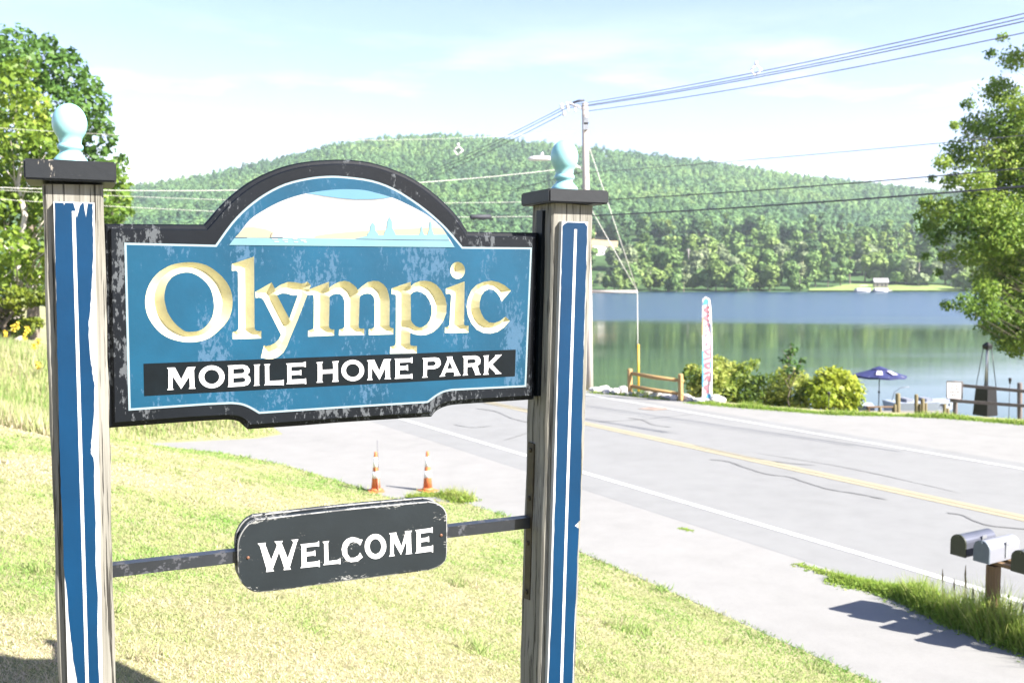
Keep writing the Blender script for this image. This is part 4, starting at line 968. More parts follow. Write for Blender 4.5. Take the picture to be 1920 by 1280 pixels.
shrub('broad olive shrub around the thin sapling', (1480, 768), [(1460,715,18),(1478,705,18),(1498,712,18),(1455,740,22),(1485,740,26),(1510,745,20),(1470,762,18),(1500,765,18),(1520,720,14)], 28.7, .075, M['shrub'], 1500, fill_=.25)
shrub('bright yellow-green willowy shrub beside the parasol', (1560, 770), [(1550,712,22),(1575,715,24),(1540,738,24),(1570,742,28),(1597,735,20),(1606,750,13),(1545,762,18),(1585,765,16),(1525,725,16),(1560,700,12),(1600,722,12)], 28.2, .085, M['willow'], 1700, fill_=.25, up=.7)
sb = at(1480, 765, 28.0); sl = pxl([(1478,662,11),(1490,655,9),(1468,675,9),(1485,680,11),(1500,690,9),(1478,695,9),(1505,675,7),(1484,645,6),(1492,700,8)], 28.0, .3, np.random.default_rng(4))
tree('sapling', 'thin dark sapling rising out of the broad olive shrub', tuple(sb), at(1482, 645, 28), .02, sl, 900, .07, M['leafdark'], M['bark'], cat='tree', fill_=.2)

# pale rocks along the road edge
M['rock'] = simple('pale_granite', (0.42, 0.40, 0.38), .9, var=.25, scale=5, bumpk=.3)
RK = []
for v in range(3):
    bm = bmesh.new(); bmesh.ops.create_icosphere(bm, subdivisions=2, radius=1)
    rr0 = random.Random(v); k = [Vector((rr0.gauss(0, 1), rr0.gauss(0, 1), rr0.gauss(0, 1))).normalized() for _ in range(9)]
    for q in bm.verts:
        for n_ in k:
            e_ = q.co.dot(n_) - .72
            if e_ > 0: q.co -= n_ * e_
    me = bpy.data.meshes.new('rock'); bm.to_mesh(me); bm.free(); me.materials.append(M['rock']); RK.append(me)
for i in range(34):
    px = 1112 + i * 7.2 + random.uniform(-3, 3); py = np.interp(px, [1110, 1200, 1290, 1400], [734, 742.5, 752, 762]) + random.uniform(-2.5, 1)
    if 1322 < px: py -= 1
    p = onroad(px, py); o = bpy.data.objects.new('rock', RK[i % 3]); COL.objects.link(o); s = random.uniform(.09, .21)
    o.location = p + Vector((0, 0, s * .3)); o.scale = (s * random.uniform(.9, 1.4), s, s * random.uniform(.6, .9)); o.rotation_euler = (random.uniform(-.3, .3), 0, random.uniform(0, 6))
    tag(o, 'pale broken rock in the line along the far road edge', 'rock', 'pale rocks lining the road edge')

# ================================================================== STREET THINGS
M['orange'] = simple('orange_cone_rubber', (0.47, 0.135, 0.045), .6, var=.15)
M['reflect'] = simple('white_reflective_band', (0.72, 0.72, 0.72), .4, var=.08)
M['galv'] = simple('galvanised_steel', (0.34, 0.35, 0.36), .4, .6, var=.15)
M['darkmetal'] = simple('dark_metal', (0.03, 0.03, 0.035), .45, .4, var=.2)
def cone(p, label, rz):
    t = empty('traffic_cone', p, label, 'traffic cone', 'traffic cones at the driveway mouth', rz)
    MB().box((0, 0, .012), .25, .25, .024).lathe((0, 0, .036), [(.10, -.012), (.09, .01), (.078, .026)], 20).build('base', M['orange'], t)
    Hc = .66; rad = lambda h: .076 + (.022 - .076) * (h - .06) / (Hc - .06)
    MB().lathe((0, 0, 0), [(rad(.06), .06), (rad(.3), .30), (rad(.5), .5), (rad(.62), .62), (.026, Hc - .01), (.02, Hc)], 22).build('cone', M['orange'], t)
    for a, b in ((.23, .34), (.41, .57)):
        MB().lathe((0, 0, 0), [(rad(a) + .003, a), (rad(b) + .003, b)], 22).build('reflective_band', M['reflect'], t)
cone(onroad(705, 921), 'orange traffic cone with white bands beside the thin grey rod', .3)
cone(onroad(802, 920), 'orange traffic cone with its base hidden in leafy weeds', .7)
p = onroad(709, 923); MB().tube([p, p + Vector((0.005, 0, .30))], .010, 8, 0).tube([p + Vector((.005, 0, .3)), p + Vector((-.004, 0, .86))], .007, 8, 1).build('marker_rod', [simple('faded_red_rod', (.5, .22, .18), .6), simple('dark_grey_rod', (.08, .08, .09), .5)], None, p)
tag(bpy.data.objects['marker_rod'], 'thin grey marker rod standing against a traffic cone', 'marker rod')

# mailboxes
M['boxdark'] = simple('dark_grey_mailbox_paint', (0.085, 0.090, 0.115), .32, .3, var=.15, scale=6)
M['boxwhite'] = simple('pale_grey_mailbox_paint', (0.185, 0.19, 0.215), .5, .1, var=.08, scale=6)
M['doordark'] = simple('black_mailbox_door', (0.022, 0.026, 0.014), .5, var=.2)
M['doorgrey'] = simple('blue_grey_mailbox_door', (0.085, 0.105, 0.125), .5, var=.15)
M['brownwood'] = woodmat('brown_post_wood', (0.17, 0.105, 0.05), (0.10, 0.06, 0.03), (.04, .025, .015))
ax = Vector((SN[0], SN[1], 0)); rw_ = Vector((-SD[0], -SD[1], 0))       # box axis, along the row
def mailbox(fc, label, body, door, L=.48, w=.158, h=.205):
    """fc: bottom centre of the front; axis runs away from the lawn"""
    t = empty('mailbox', fc, label, 'mailbox', 'mailboxes on the roadside rack')
    prof = [(-w / 2, 0), (w / 2, 0), (w / 2, h - w * .5)] + [(w / 2 * math.cos(a), h - w * .5 + w / 2 * math.sin(a)) for a in np.linspace(.15, math.pi - .15, 11)] + [(-w / 2, h - w * .5)]
    f = lambda u, v, d: rw_ * u + Vector((0, 0, v)) + ax * d
    n = len(prof); a = [f(u, v, .012) for u, v in prof]; b_ = [f(u, v, L) for u, v in prof]; mb = MB()
    mb.add(a + b_, [tuple(range(n)), tuple(range(2 * n - 1, n - 1, -1))] + [(i, n + i, n + (i + 1) % n, (i + 1) % n) for i in range(n)])
    mb.build('body', body, t)
    mb = MB(); k = 1.04; a = [f(u * k, v * k - .003, -.004) for u, v in prof]; b_ = [f(u * k, v * k - .003, .012) for u, v in prof]
    mb.add(a + b_, [tuple(range(n)), tuple(range(2 * n - 1, n - 1, -1))] + [(i, n + i, n + (i + 1) % n, (i + 1) % n) for i in range(n)])
    d = mb.build('door', door, t)
    MB().box(f(0, h * .93, -.012), .03, .014, .022, rw_, ax).build('latch', door, d)
    mb = MB(); mb.box(f(w / 2 + .006, h * .45, .26), .006, .02, .13, rw_, ax); mb.box(f(w / 2 + .006, h * .45 + .075, .285), .006, .07, .035, rw_, ax); mb.build('flag', M['galv'], t)
    return t
f0 = at(1796, 1041, 9.2)
mboxes = [(0, 'dark mailbox at the far end of the row, half behind the pale one', M['boxdark'], M['doordark']), (.245, 'pale grey mailbox in the middle, right above the wooden post', M['boxwhite'], M['doorgrey']),
          (.625, 'dark mailbox cut off by the picture edge beside the pale one', M['boxdark'], M['doordark']), (1.02, 'dark mailbox outside the picture whose shadow falls on the pavement', M['boxdark'], M['doordark'])]
for d, lb, bb, dd in mboxes: mailbox(f0 + rw_ * d, lb, bb, dd)
zb = f0.z
mp = empty('mailbox_rack', f0 + rw_ * .27 + ax * .16 - Vector((0, 0, f0.z - zroad(f0.x, f0.y))), 'brown wooden post and rail carrying the row of mailboxes among weeds', 'mailbox rack')
o_ = mp.location.copy()
for dd_ in (.27, 1.15):
    p = f0 + rw_ * dd_ + ax * .16; p0 = Vector((p.x, p.y, zroad(p.x, p.y) - .2))
    MB().box((p0 + Vector((p.x, p.y, zb - .05))) / 2, .095, .095, zb - .05 - p0.z, rw_, ax).build('post', M['brownwood'], mp, o_)
for a_ in (.17, .33):
    MB().box(f0 + rw_ * .62 + ax * a_ - Vector((0, 0, .024)), 1.0, .06, .034, rw_, ax).build('rail', M['brownwood'], mp, o_)

# feather banner
M['cloth'] = simple('white_banner_cloth', (0.66, 0.56, 0.55), .7, var=.08)
M['clothblue'] = simple('sky_blue_banner_print', (0.10, 0.36, 0.60), .7, var=.1)
M['clothred'] = simple('rose_banner_print', (0.58, 0.17, 0.20), .7, var=.12)
M['clothorange'] = simple('orange_banner_print', (0.62, 0.30, 0.16), .7, var=.1)
M['whitepole'] = simple('white_pole', (0.7, 0.7, 0.7), .4, var=.05)
FY = 27.2; fb = onroad(1331, 755); FY = fb.y
fl = empty('feather_banner', fb, 'tall narrow white and pink feather banner with blue patches by the road edge', 'banner')
bp = lambda x, y, dy=0: at(x, y, FY + dy)
MB().tube([bp(1332.5, 756), bp(1334, 740), bp(1334.5, 640), bp(1332.5, 580), bp(1329, 563), bp(1323, 556.5), bp(1318, 560)], [.022, .02, .018, .014, .012, .012, .01], 8).build('pole', M['whitepole'], fl, fb)
def cloth(name, pts, dy, mat):
    ov, of = fill([(pts, [])]); wv_ = lambda y: .05 * math.sin(y * .045)
    f = [bp(x, y, dy + wv_(y)) for x, y in ov]; b2 = [bp(x, y, dy + wv_(y) + .003) for x, y in ov]; n = len(ov)
    tri = [ccw(ov, q)[::-1] for q in of]; return MB().add(f, tri).add(b2, [q[::-1] for q in tri]).build(name, mat, fl, fb)
ys = np.linspace(560, 746, 24)
lft = [(1317 + .35 * math.sin(y * .05), y) for y in ys]; rgt = [(np.interp(y, [560, 575, 640, 746], [1331, 1333.2, 1334.2, 1333.4]), y) for y in ys[::-1]]
cloth('flag_cloth', [(1324, 557)] + lft[::1] + rgt, 0, M['cloth'])
def seg(x0, x1, y0, y1, k=8): return [(x0, y) for y in np.linspace(y0, y1, k)] + [(x1, y) for y in np.linspace(y1, y0, k)]
for i, (mt, poly) in enumerate([('clothblue', [(1317.3, 572), (1322, 560), (1329, 562), (1326, 570)]), ('clothblue', seg(1316.8, 1319.5, 658, 725)), ('clothorange', seg(1316.8, 1319.2, 595, 628)), ('clothblue', [(1321, 746), (1326, 740), (1333, 737), (1333, 746)]), ('clothblue', seg(1331.8, 1334, 605, 622)), ('clothred', seg(1332.3, 1334, 625, 672)), ('clothblue', seg(1331.8, 1334, 676, 690))]):
    cloth('printed_patch', poly, -.012, M[mt])
letters_px = [[(1321,577),(1330,574),(1331,577),(1326,580),(1331,585),(1330,588),(1321,582)], [(1320,592),(1331,589),(1331,593),(1323,596),(1331,601),(1330,604),(1320,597)], [(1322,608),(1330,605),(1331,612),(1328,612),(1328,609),(1324,611),(1325,614),(1322,614)],
  [(1322,618),(1330,617),(1330,620),(1322,622)], [(1322,626),(1329,624),(1329,627),(1325,630),(1329,633),(1328,635),(1322,629)], [(1323,642),(1328,640),(1328,648),(1323,647)], [(1321,655),(1331,652),(1331,656),(1325,658),(1331,664),(1330,667),(1321,659)],
  [(1321,670),(1331,669),(1331,673),(1321,675)], [(1321,680),(1331,678),(1331,682),(1324,684),(1331,690),(1331,693),(1321,686)], [(1322,697),(1331,695),(1331,700),(1322,702)], [(1321,712),(1326,703),(1332,706),(1331,715),(1328,714),(1328,708),(1325,709),(1324,715)], [(1321,722),(1331,720),(1325,727),(1331,735),(1321,737),(1321,734),(1327,733),(1321,727)]]
MBt = MB()
for q in letters_px:
    ov, of = fill([(q, [])]); MBt.add([bp(x, y, -.014 + .05 * math.sin(y * .045)) for x, y in ov], [ccw(ov, t)[::-1] for t in of])
MBt.build('banner_lettering', M['clothred'], fl, fb)

# split rail fence by the road and grey rail fence at the apron
M['newwood'] = woodmat('honey_fence_wood', (0.42, 0.26, 0.10), (0.30, 0.18, 0.07), (.08, .05, .03))
M['greywood'] = woodmat('grey_brown_fence_wood', (0.15, 0.12, 0.11), (0.09, 0.075, 0.07), (.03, .025, .02))
M['piling'] = woodmat('mossy_bollard_wood', (0.19, 0.15, 0.07), (0.10, 0.085, 0.045), (.03, .025, .015))
def rpost(p0, p1, r, mat, parent, org, name='fence_post', n=10):
    return MB().tube([p0 - Vector((0, 0, .25)), p0, p0.lerp(p1, .97), p1], [r, r, r, r * .82], n).build(name, mat, parent, org)
b1, b2 = onroad(1181, 741), onroad(1276, 751)
fe = empty('split_rail_fence', b1, 'honey-coloured two-rail wooden fence section above the lake near the pole', 'fence')
for b_, top, rr1 in ((b1, 691, .075), (b2, 701, .075)):
    x_, _ = proj(b_); rpost(b_, at(x_, top, b_.y), rr1, M['newwood'], fe, b1)
for ya, yb in ((699, 714), (723, 739)):
    MB().tube([at(1181, ya, b1.y), at(1228, (ya + yb) / 2 + .8, (b1.y + b2.y) / 2), at(1281, yb, b2.y - .05)], [.05, .06, .045], 8).build('rail', M['newwood'], fe, b1)
ga, gb = at(1791, 777, 26.2), at(1912, 784, 25.4)
dirf = (gb - ga)
fg = empty('rail_fence', ga, 'grey-brown two-rail fence with a white notice at the apron edge', 'fence')
for i_, (k_, th_) in enumerate(((0, 63), (1, 67), (2.0, 70))):
    b_ = ga + dirf * k_; x_, y_ = proj(b_); rpost(b_, at(x_, y_ - th_, b_.y), .062, M['greywood'], fg, ga)
for ya, yb, xa in ((722, 732.5, 1800), (750.5, 760, 1781)):
    a_ = at(xa, ya, 26.2 - .08); b_ = at(1912, yb, 25.4 - .08); e_ = b_ + (b_ - a_) * 1.0
    cdir = (e_ - a_); mid = (a_ + e_) / 2
    MB().box(mid, cdir.length, .04, .085, cdir.normalized(), Vector((0, 0, 1)).cross(cdir.normalized()), (0, 0, 1)).build('rail', M['greywood'], fg, ga)
M['notice'] = simple('white_notice_board', (0.52, 0.50, 0.50), .6, var=.08)
M['noticeink'] = simple('dark_notice_lettering', (0.10, 0.09, 0.09), .6)
nb = [at(x, y, 26.05) for x, y in ((1775.5, 714.5), (1804.5, 715.5), (1804, 748), (1775, 746.5))]
no = empty('notice_sign', nb[3], 'white notice board with dark handwriting-like lines fixed to the rail fence', 'notice')
e_ = Vector((0, .02, 0)); MB().hexa(nb[::-1], [p + e_ for p in nb][::-1]).build('board', M['notice'], no, nb[3])
np_ = lambda u, v: nb[0].lerp(nb[1], u).lerp(nb[3].lerp(nb[2], u), v) - Vector((0, .003, 0))
for u0_, u1_, v_ in ((.30, .40, .18), (.44, .50, .18), (.55, .68, .18), (.26, .38, .36), (.42, .52, .36), (.57, .72, .36), (.2, .3, .55), (.33, .47, .55), (.52, .6, .55), (.65, .8, .55), (.3, .42, .74), (.46, .56, .74), (.6, .7, .74)):
    MB().add([np_(u0_, v_), np_(u1_, v_ + .01), np_(u1_, v_ + .09), np_(u0_, v_ + .08)], [(0, 3, 2, 1)]).build('notice_word', M['noticeink'], no, nb[3])
mb = MB()
for a_, b_ in ((0, 1), (1, 2), (2, 3), (3, 0)): mb.tube([nb[a_] - e_ * .3, nb[b_] - e_ * .3], .012, 6)
mb.build('frame', M['greywood'], no, nb[3])
# bollards
for i_, (x, yt, yb, w_, lb) in enumerate(((1650.5, 763, 775, 5, 'short stub'), (1678, 758, 776, 5.5, 'short'), (1683.5, 737, 776, 8.5, 'tallest'), (1718, 739, 776, 6.5, 'slim tall'), (1724, 757, 776, 5, 'low brown'), (1730, 747, 776.5, 7, 'thick mid-height'), (1736, 755, 776.5, 5, 'low dark'), (1771, 757, 777, 6, 'short squared'), (1777, 765, 777, 6, 'lowest'))):
    b_ = at(x, yb, 26.5 + .05 * i_); tp = at(x, yt, b_.y)
    words_ = ['below the parasol pole', 'close against the tallest bollard', 'standing right of the parasol', 'in the middle pair, next to the low brown one', 'between the slim tall and the thick one', 'in the middle cluster', 'right end of the middle cluster', 'left of the notice board', 'tucked under the notice board']
    t = MB().tube([b_ - Vector((0, 0, .3)), b_, b_.lerp(tp, .95), tp], [w_ * .0077, w_ * .0077, w_ * .0077, w_ * .006], 10).build('wooden_bollard', M['piling'], None, b_)
    tag(t, f'{lb} mossy wooden bollard {words_[i_]}', 'bollard', 'wooden bollards along the apron edge')
# patio heater
M['heater'] = simple('black_heater_steel', (0.02, 0.02, 0.022), .35, .5, var=.2)
M['heaterside'] = simple('grey_heater_panel', (0.16, 0.17, 0.18), .35, .5, var=.15)
hy = 27.6; hb = at(1847, 778, hy); hz = lambda y: at(1847, y, hy).z
ht = empty('patio_heater', hb, 'tall pyramid patio heater with black base behind the rail fence', 'patio heater', None, R(28))
def fr(r0_, z0_, r1_, z1_, m=0):
    q = lambda r, z: [Vector((a * r, b * r, z)) for a, b in ((-1, -1), (1, -1), (1, 1), (-1, 1))]; return MB().hexa(q(r0_, z0_), q(r1_, z1_), m)
Hh = hz(641) - hb.z; z1_ = hz(724) - hb.z
fr(.235, 0, .19, z1_).build('base_cabinet', M['heater'], ht)
MB().add([(.236, -.225, .02), (.236, .225, .02), (.192, .18, z1_ - .01), (.192, -.18, z1_ - .01)], [(0, 1, 2, 3)]).add([(.234, -.22, .02), (.234, .22, .02), (.19, .18, z1_ - .01), (.19, -.18, z1_ - .01)], [(3, 2, 1, 0)]).build('side_panel', M['heaterside'], ht)
for a_, b_ in ((-1, -1), (1, -1), (1, 1), (-1, 1)): MB().tube([(a_ * .185, b_ * .185, z1_), (a_ * .075, b_ * .075, Hh * .92)], .011, 6).build('frame_bar', M['heater'], ht)
MB().tube([(0, 0, z1_), (0, 0, Hh * .93)], .038, 10).build('glass_tube', M['galv'], ht)
fr(.085, Hh * .90, .10, Hh * .955).hexa([Vector((a * .10, b * .10, Hh * .955)) for a, b in ((-1, -1), (1, -1), (1, 1), (-1, 1))], [Vector((a * .02, b * .02, Hh)) for a, b in ((-1, -1), (1, -1), (1, 1), (-1, 1))]).build('head', M['heater'], ht)
# torches
for (x, yt, yb, yv, lb) in ((1891.5, 708, 778, 27, 'dark garden torch on a thin stick behind the rail fence'), (1553.5, 734, 772, 26.6, 'dark garden torch on a thin stick against the yellow-green shrub')):
    b_ = at(x, yb, yv); tp = at(x, yt, yv); t = empty('garden_torch', b_, lb, 'torch')
    h_ = tp.z - b_.z; MB().tube([(0, 0, -.1), (0, 0, h_ - .1)], .008, 6).build('stick', M['darkmetal'], t)
    MB().lathe((0, 0, h_ - .17), [(.018, 0), (.045, .13), (.05, .15), (.02, .17)], 12).build('torch_head', M['darkmetal'], t)
# parasol
M['parasol'] = simple('deep_blue_parasol_cloth', (0.014, 0.018, 0.085), .7, var=.2, scale=3)
M['pmark'] = simple('pale_parasol_print', (0.40, 0.36, 0.48), .7)
uy = 46.0; ub = at(1647, 777, uy); z_ = lambda y: at(1647, y, uy).z - ub.z
um = empty('parasol', ub, 'dark blue market parasol with pale printed patches above the dock', 'parasol')
MB().tube([(0, 0, -.6), (0, 0, z_(688))], .024, 8).lathe((0, 0, z_(735) - .06), [(.024, 0), (.05, .03), (.05, .1), (.024, .13)], 10).build('pole', M['darkmetal'], um)
Rr_ = 48 / FPX * uy; NS = 8; mb = MB(); z0_, z1_, zt_ = z_(704), z_(692), z_(686)
ring = lambda r, z, sag=0: [Vector((r * math.cos(2 * math.pi * k / 16), r * math.sin(2 * math.pi * k / 16), z + (sag if k % 2 else 0))) * 1 for k in range(16)]
rs = [ring(Rr_, z0_, .03), ring(Rr_ * .62, z0_ + (z1_ - z0_) * .48, .02), ring(Rr_ * .28, z1_)]
vs = [p for r in rs for p in r]; fs = [(i * 16 + k, i * 16 + (k + 1) % 16, (i + 1) * 16 + (k + 1) % 16, (i + 1) * 16 + k) for i in range(2) for k in range(16)]
mb.add(vs, fs); b0_ = [p - Vector((0, 0, .09)) for p in rs[0]]; mb.add(rs[0] + b0_, [(k, 16 + k, 16 + (k + 1) % 16, (k + 1) % 16) for k in range(16)])
canopy = mb.build('canopy', M['parasol'], um)
r2 = ring(Rr_ * .32, z1_ + .02); mb = MB().add(r2 + [Vector((0, 0, zt_))], [(k, (k + 1) % 16, 16) for k in range(16)]); mb.build('vent', M['parasol'], canopy)
def onc(ang, f, d=.012):
    a_ = ang; k = f; r = Rr_ * (1 - .72 * k); z = z0_ + (z1_ - z0_) * k; return Vector((r * math.cos(a_), r * math.sin(a_), z + d + .015))
for a_ in (-1.15, -1.95):
    q = [onc(a_ - .16, .25), onc(a_ + .16, .25), onc(a_ + .2, .75), onc(a_ - .2, .75)]; MB().add([p + Vector((0, -.03, .03)) for p in q], [(0, 1, 2, 3)]).build('printed_patch', M['pmark'], canopy)
for k in range(8):
    a_ = 2 * math.pi * k / 8; MB().tube([(0, 0, z1_), (Rr_ * .99 * math.cos(a_), Rr_ * .99 * math.sin(a_), z0_ + .01)], .008, 5).build('rib', M['galv'], um)
# dock bench and boats beyond the bank
bb = at(1652, 770, 45); bt = empty('plank_bench', bb, 'brown plank bench on the dock below the parasol', 'bench')
MB().box(at(1652, 762.5, 45), 1.35, .3, .05).build('seat', M['brownwood'], bt, bb)
for x in (1628, 1676): MB().box((at(x, 763, 45) + at(x, 775, 45)) / 2, .07, .25, .3).build('leg', M['brownwood'], bt, bb)
M['hull'] = simple('pale_grey_boat_hull', (0.28, 0.31, 0.36), .35, .1, var=.1); M['cover'] = simple('dark_boat_cover', (0.02, 0.022, 0.03), .7); M['seatv'] = simple('grey_boat_seat', (.16, .17, .2), .6)
M['dockw'] = woodmat('grey_dock_planks', (0.20, 0.18, 0.15), (0.13, 0.12, 0.10), (.04, .04, .03))
def hull(mb, L, w, h, m=0):
    st = [(-.5, 1, 0), (-.2, 1, 0), (.15, .95, .02), (.36, .62, .08), (.47, .25, .15), (.5, .03, .2)]; vs, fs = [], []
    for u, k, dz in st: vs += [(u * L, -w / 2 * k, h + dz), (u * L, -w / 2 * k * .72, 0 + dz), (u * L, w / 2 * k * .72, dz), (u * L, w / 2 * k, h + dz)]
    for i in range(len(st) - 1):
        for q in range(3): fs.append((i * 4 + q, (i + 1) * 4 + q, (i + 1) * 4 + q + 1, i * 4 + q + 1))
        fs.append((i * 4 + 3, (i + 1) * 4 + 3, (i + 1) * 4, i * 4))
    fs += [(0, 1, 2, 3), tuple((len(st) - 1) * 4 + q for q in (3, 2, 1, 0))]; mb.add(vs, fs, m); return mb
for (x, yv, L, rz, lb, kind_) in ((1728, 50, 3.6, .1, 'low pale grey open boat moored behind the bollards', 0), (1600, 49, 1.9, 2.9, 'small grey runabout with a dark cover beside the willowy shrub', 1)):
    c = at(x, 772, yv); c.z = -.05; t = empty('moored_boat', c, lb, 'boat', None, rz)
    hull(MB(), L, 1.5, .55).build('hull', M['hull'], t)
    if kind_ == 0:
        for sx_ in (-.25, .05): MB().box((sx_ * L, 0, .62), .35, .9, .2).build('seat', M['seatv'], t)
        MB().tube([(-.42 * L, .3, .5), (-.38 * L, .3, 1.0), (-.30 * L, .2, 1.25), (-.2 * L, 0, 1.3)], .02, 6).build('rod_arch', M['seatv'], t)
        for i_ in range(3): MB().box((.2 * L + i_ * .22, -.66 + i_ * .03, .42), .09, .02, .14).build('hull_mark', M['cover'], t)
    else:
        MB().hexa([Vector(p) for p in ((-.3, -.6, .55), (.75, -.5, .6), (.75, .5, .6), (-.3, .6, .55))], [Vector(p) for p in ((-.1, -.45, 1.02), (.6, -.36, 1.0), (.6, .36, 1.0), (-.1, .45, 1.02))]).build('cover', M['cover'], t)
        MB().hexa([Vector(p) for p in ((-.16, -.5, 1.02), (.66, -.42, 1.0), (.66, .42, 1.0), (-.16, .5, 1.02))], [Vector(p) for p in ((-.05, -.42, 1.1), (.55, -.34, 1.08), (.55, .34, 1.08), (-.05, .42, 1.1))]).build('canopy_top', M['hull'], t)
dk = at(1690, 776, 47); dk.z = .25; t = empty('floating_dock', dk, 'grey plank dock on the near shore behind the bollards', 'dock')
MB().box((0, 0, 0), 4.6, 1.6, .12).build('deck', M['dockw'], t); 
for x in (-2, 2): MB().tube([(x, -.6, -.9), (x, -.6, .25)], .07, 8).build('pile', M['piling'], t)

# ================================================================== UTILITY POLE AND LINES
M['pole'] = simple('sun_bleached_pole_wood', (0.36, 0.325, 0.30), .9, var=.18, scale=7, mapscale=(1, 1, .15), bumpk=.2)
M['cable'] = simple('dark_cable', (0.035, 0.036, 0.045), .5, var=.1); M['cablel'] = simple('bright_cable', (0.48, 0.47, 0.42), .5, .1, var=.1); M['cableg'] = simple('grey_cable', (0.10, 0.095, 0.11), .5, var=.1)
M['porc'] = simple('white_insulator', (0.62, 0.60, 0.60), .4, var=.1); M['guard'] = simple('yellow_guy_guard', (0.52, 0.32, 0.02), .5, var=.1)
PY = 30.7; pb = at(1104.5, 731, PY); pb.z = min(pb.z, zroad(pb.x, pb.y)); up = empty('utility_pole', pb, 'tall sun-bleached wooden utility pole at the far road edge behind the sign', 'utility pole')
pp = lambda x, y, dy=0: at(x, y, PY + dy)
MB().tube([pb - Vector((0, 0, .6)), pp(1102.5, 560), pp(1099, 380), pp(1096.5, 194), pp(1096.4, 192.5)], [.145, .128, .112, .095, .06], 14).build('pole', M['pole'], up, pb)
MB().tube([pp(1096, 206), pp(1083, 200), pp(1067, 194)], .04, 8).build('bracket_arm', M['porc'], up, pb)
MB().tube([pp(1074, 193), pp(1085, 189.5), pp(1096, 188)], [.035, .04, .035], 8).build('top_bushing', M['cable'], up, pb)
for x, y, s in ((1053, 199, .07), (1063, 196, .05), (1057, 212, .06), (1078, 204, .04), (1065, 203, .04)):
    c = pp(x, y); MB().lathe(c - Vector((0, 0, .1)), [(s * .5, 0), (s, .04), (s * .6, .08), (s, .12), (s * .5, .17)], 10).build('insulator', M['porc'], up, pb)
for x, y in ((1099, 227), (1098, 237)): MB().box(pp(x, y, -.12), .16, .12, .22).build('pole_bracket', M['galv'], up, pb)
la_ = MB().tube([pp(1093, 318), pp(1070, 305), pp(1052, 299), pp(1036, 297)], [.03, .03, .028, .026], 8).build('lamp_arm', M['porc'], up, pb)
lh = MB(); c = pp(1013, 298); lh.lathe(c, [(.02, -.06), (.13, -.05), (.16, 0), (.12, .07), (.04, .10)], 14); lh.v = [tuple(Vector(v) if i < 0 else Vector(((v[0] - c.x) * 2.6 + c.x, v[1], v[2]))) for i, v in enumerate(lh.v)]
lh.tube([pp(1036, 297), pp(1022, 297)], .03, 8); lh.tube([c + Vector((.05, 0, .08)), c + Vector((.05, 0, .2))], .045, 8); lh.build('lamp_head', M['porc'], up, pb)
MB().tube([pp(1105, 546.5), pp(1195, 547)], .045, 10).build('guy_strut', M['pole'], up, pb)
gw = empty('guy_wire', onroad(1197, 744), 'guy wire down from the pole strut to a yellow ground guard', 'guy wire'); go = gw.location.copy()
gend = at(1197, 746, PY)
for pts in ([pp(1104, 274), pp(1195, 546)], [pp(1110, 395), pp(1195, 546)], [pp(1195, 546), gend - Vector((0, 0, .15))]): MB().tube(pts, .011, 6).build('wire', M['cablel'], gw, go)
MB().tube([at(1197, 645, PY - .01), at(1197.2, 748, PY - .01)], .035, 8).build('guard', M['guard'], gw, go)
CP_ = lambda x, y, Yv: at(x, y, Yv)
def cable(label, A, B, sag, r, mat, ext=1.0):
    A, B = Vector(A), Vector(B); E_ = A + (B - A) * ext; pts = tubeline(A, E_, sag, 30); o = MB().tube(pts, r, 6).build('overhead_cable', mat, None, A); return tag(o, label, 'cable', 'overhead cables')
def sag3(label, A, mid, B, r, mat, ext=1.0):
    """cable through A with B on it, sag fitted so that it passes the height of mid"""
    A, B = Vector(A), Vector(B); E_ = A + (B - A) * ext; best = None
    for s in np.linspace(0, 3.5, 141):
        pts = tubeline(A, E_, s, 40); e = min(abs(proj(p)[1] - mid[1]) + 10 * max(0, abs(proj(p)[0] - mid[0]) - 25) for p in pts)
        if best is None or e < best[0]: best = (e, s)
    o = MB().tube(tubeline(A, E_, best[1], 40), r, 6).build('overhead_cable', mat, None, A); return tag(o, label, 'cable', 'overhead cables')
PF = 75.0
cable('upper of two power lines rising from the pole top to the upper right corner', pp(1060, 199), at(1920, 10, 19.9), .22, .011, M['cableg'], 1.35)
cable('second power line just under the uppermost one toward the upper right corner', pp(1062, 203), at(1920, 18, 19.9), .22, .011, M['cableg'], 1.35)
cable('thick middle power line fanning out toward the upper right corner', pp(1096, 200), at(1920, 26, 19.9), .2, .012, M['cableg'], 1.35)
cable('lowest power line from the pole top toward the upper right corner', pp(1097, 209), at(1920, 46, 19.9), .22, .011, M['cableg'], 1.35)
cable('upper dark power line dropping from the pole top behind the sign arch', pp(1060, 199), at(640, 378, PF), .4, .012, M['cable'])
cable('middle dark power line dropping from the pole top behind the sign arch', pp(1062, 203), at(640, 384, PF), .4, .012, M['cable'])
cable('lower dark power line dropping from the pole top behind the sign arch', pp(1057, 213), at(640, 392, PF), .4, .012, M['cable'])
cable('thin faint line climbing right from mid-pole across the sky above the hill', pp(1099, 324), at(1760, 265, 21.5), .05, .008, M['cableg'], 1.5)
cable('thin dark communication cable crossing the hill to the maple', pp(1098, 376), at(1800, 317, 21), .12, .014, M['cable'], 1.5)
cable('thick dark communication cable, lowest across the hill to the maple', pp(1098, 405), at(1830, 349, 20.7), .1, .02, M['cable'], 1.5)
LP = 24.0
sag3('pale wire running level left from the pole behind the tree and post finial', pp(1078, 247), (800, 261), at(0, 218, LP), .004, M['cablel'], 1.25)
sag3('bright thick cable sagging left from the pole past the sign arch', pp(1094, 312), (790, 341), at(0, 326, LP), .0085, M['cablel'], 1.25)
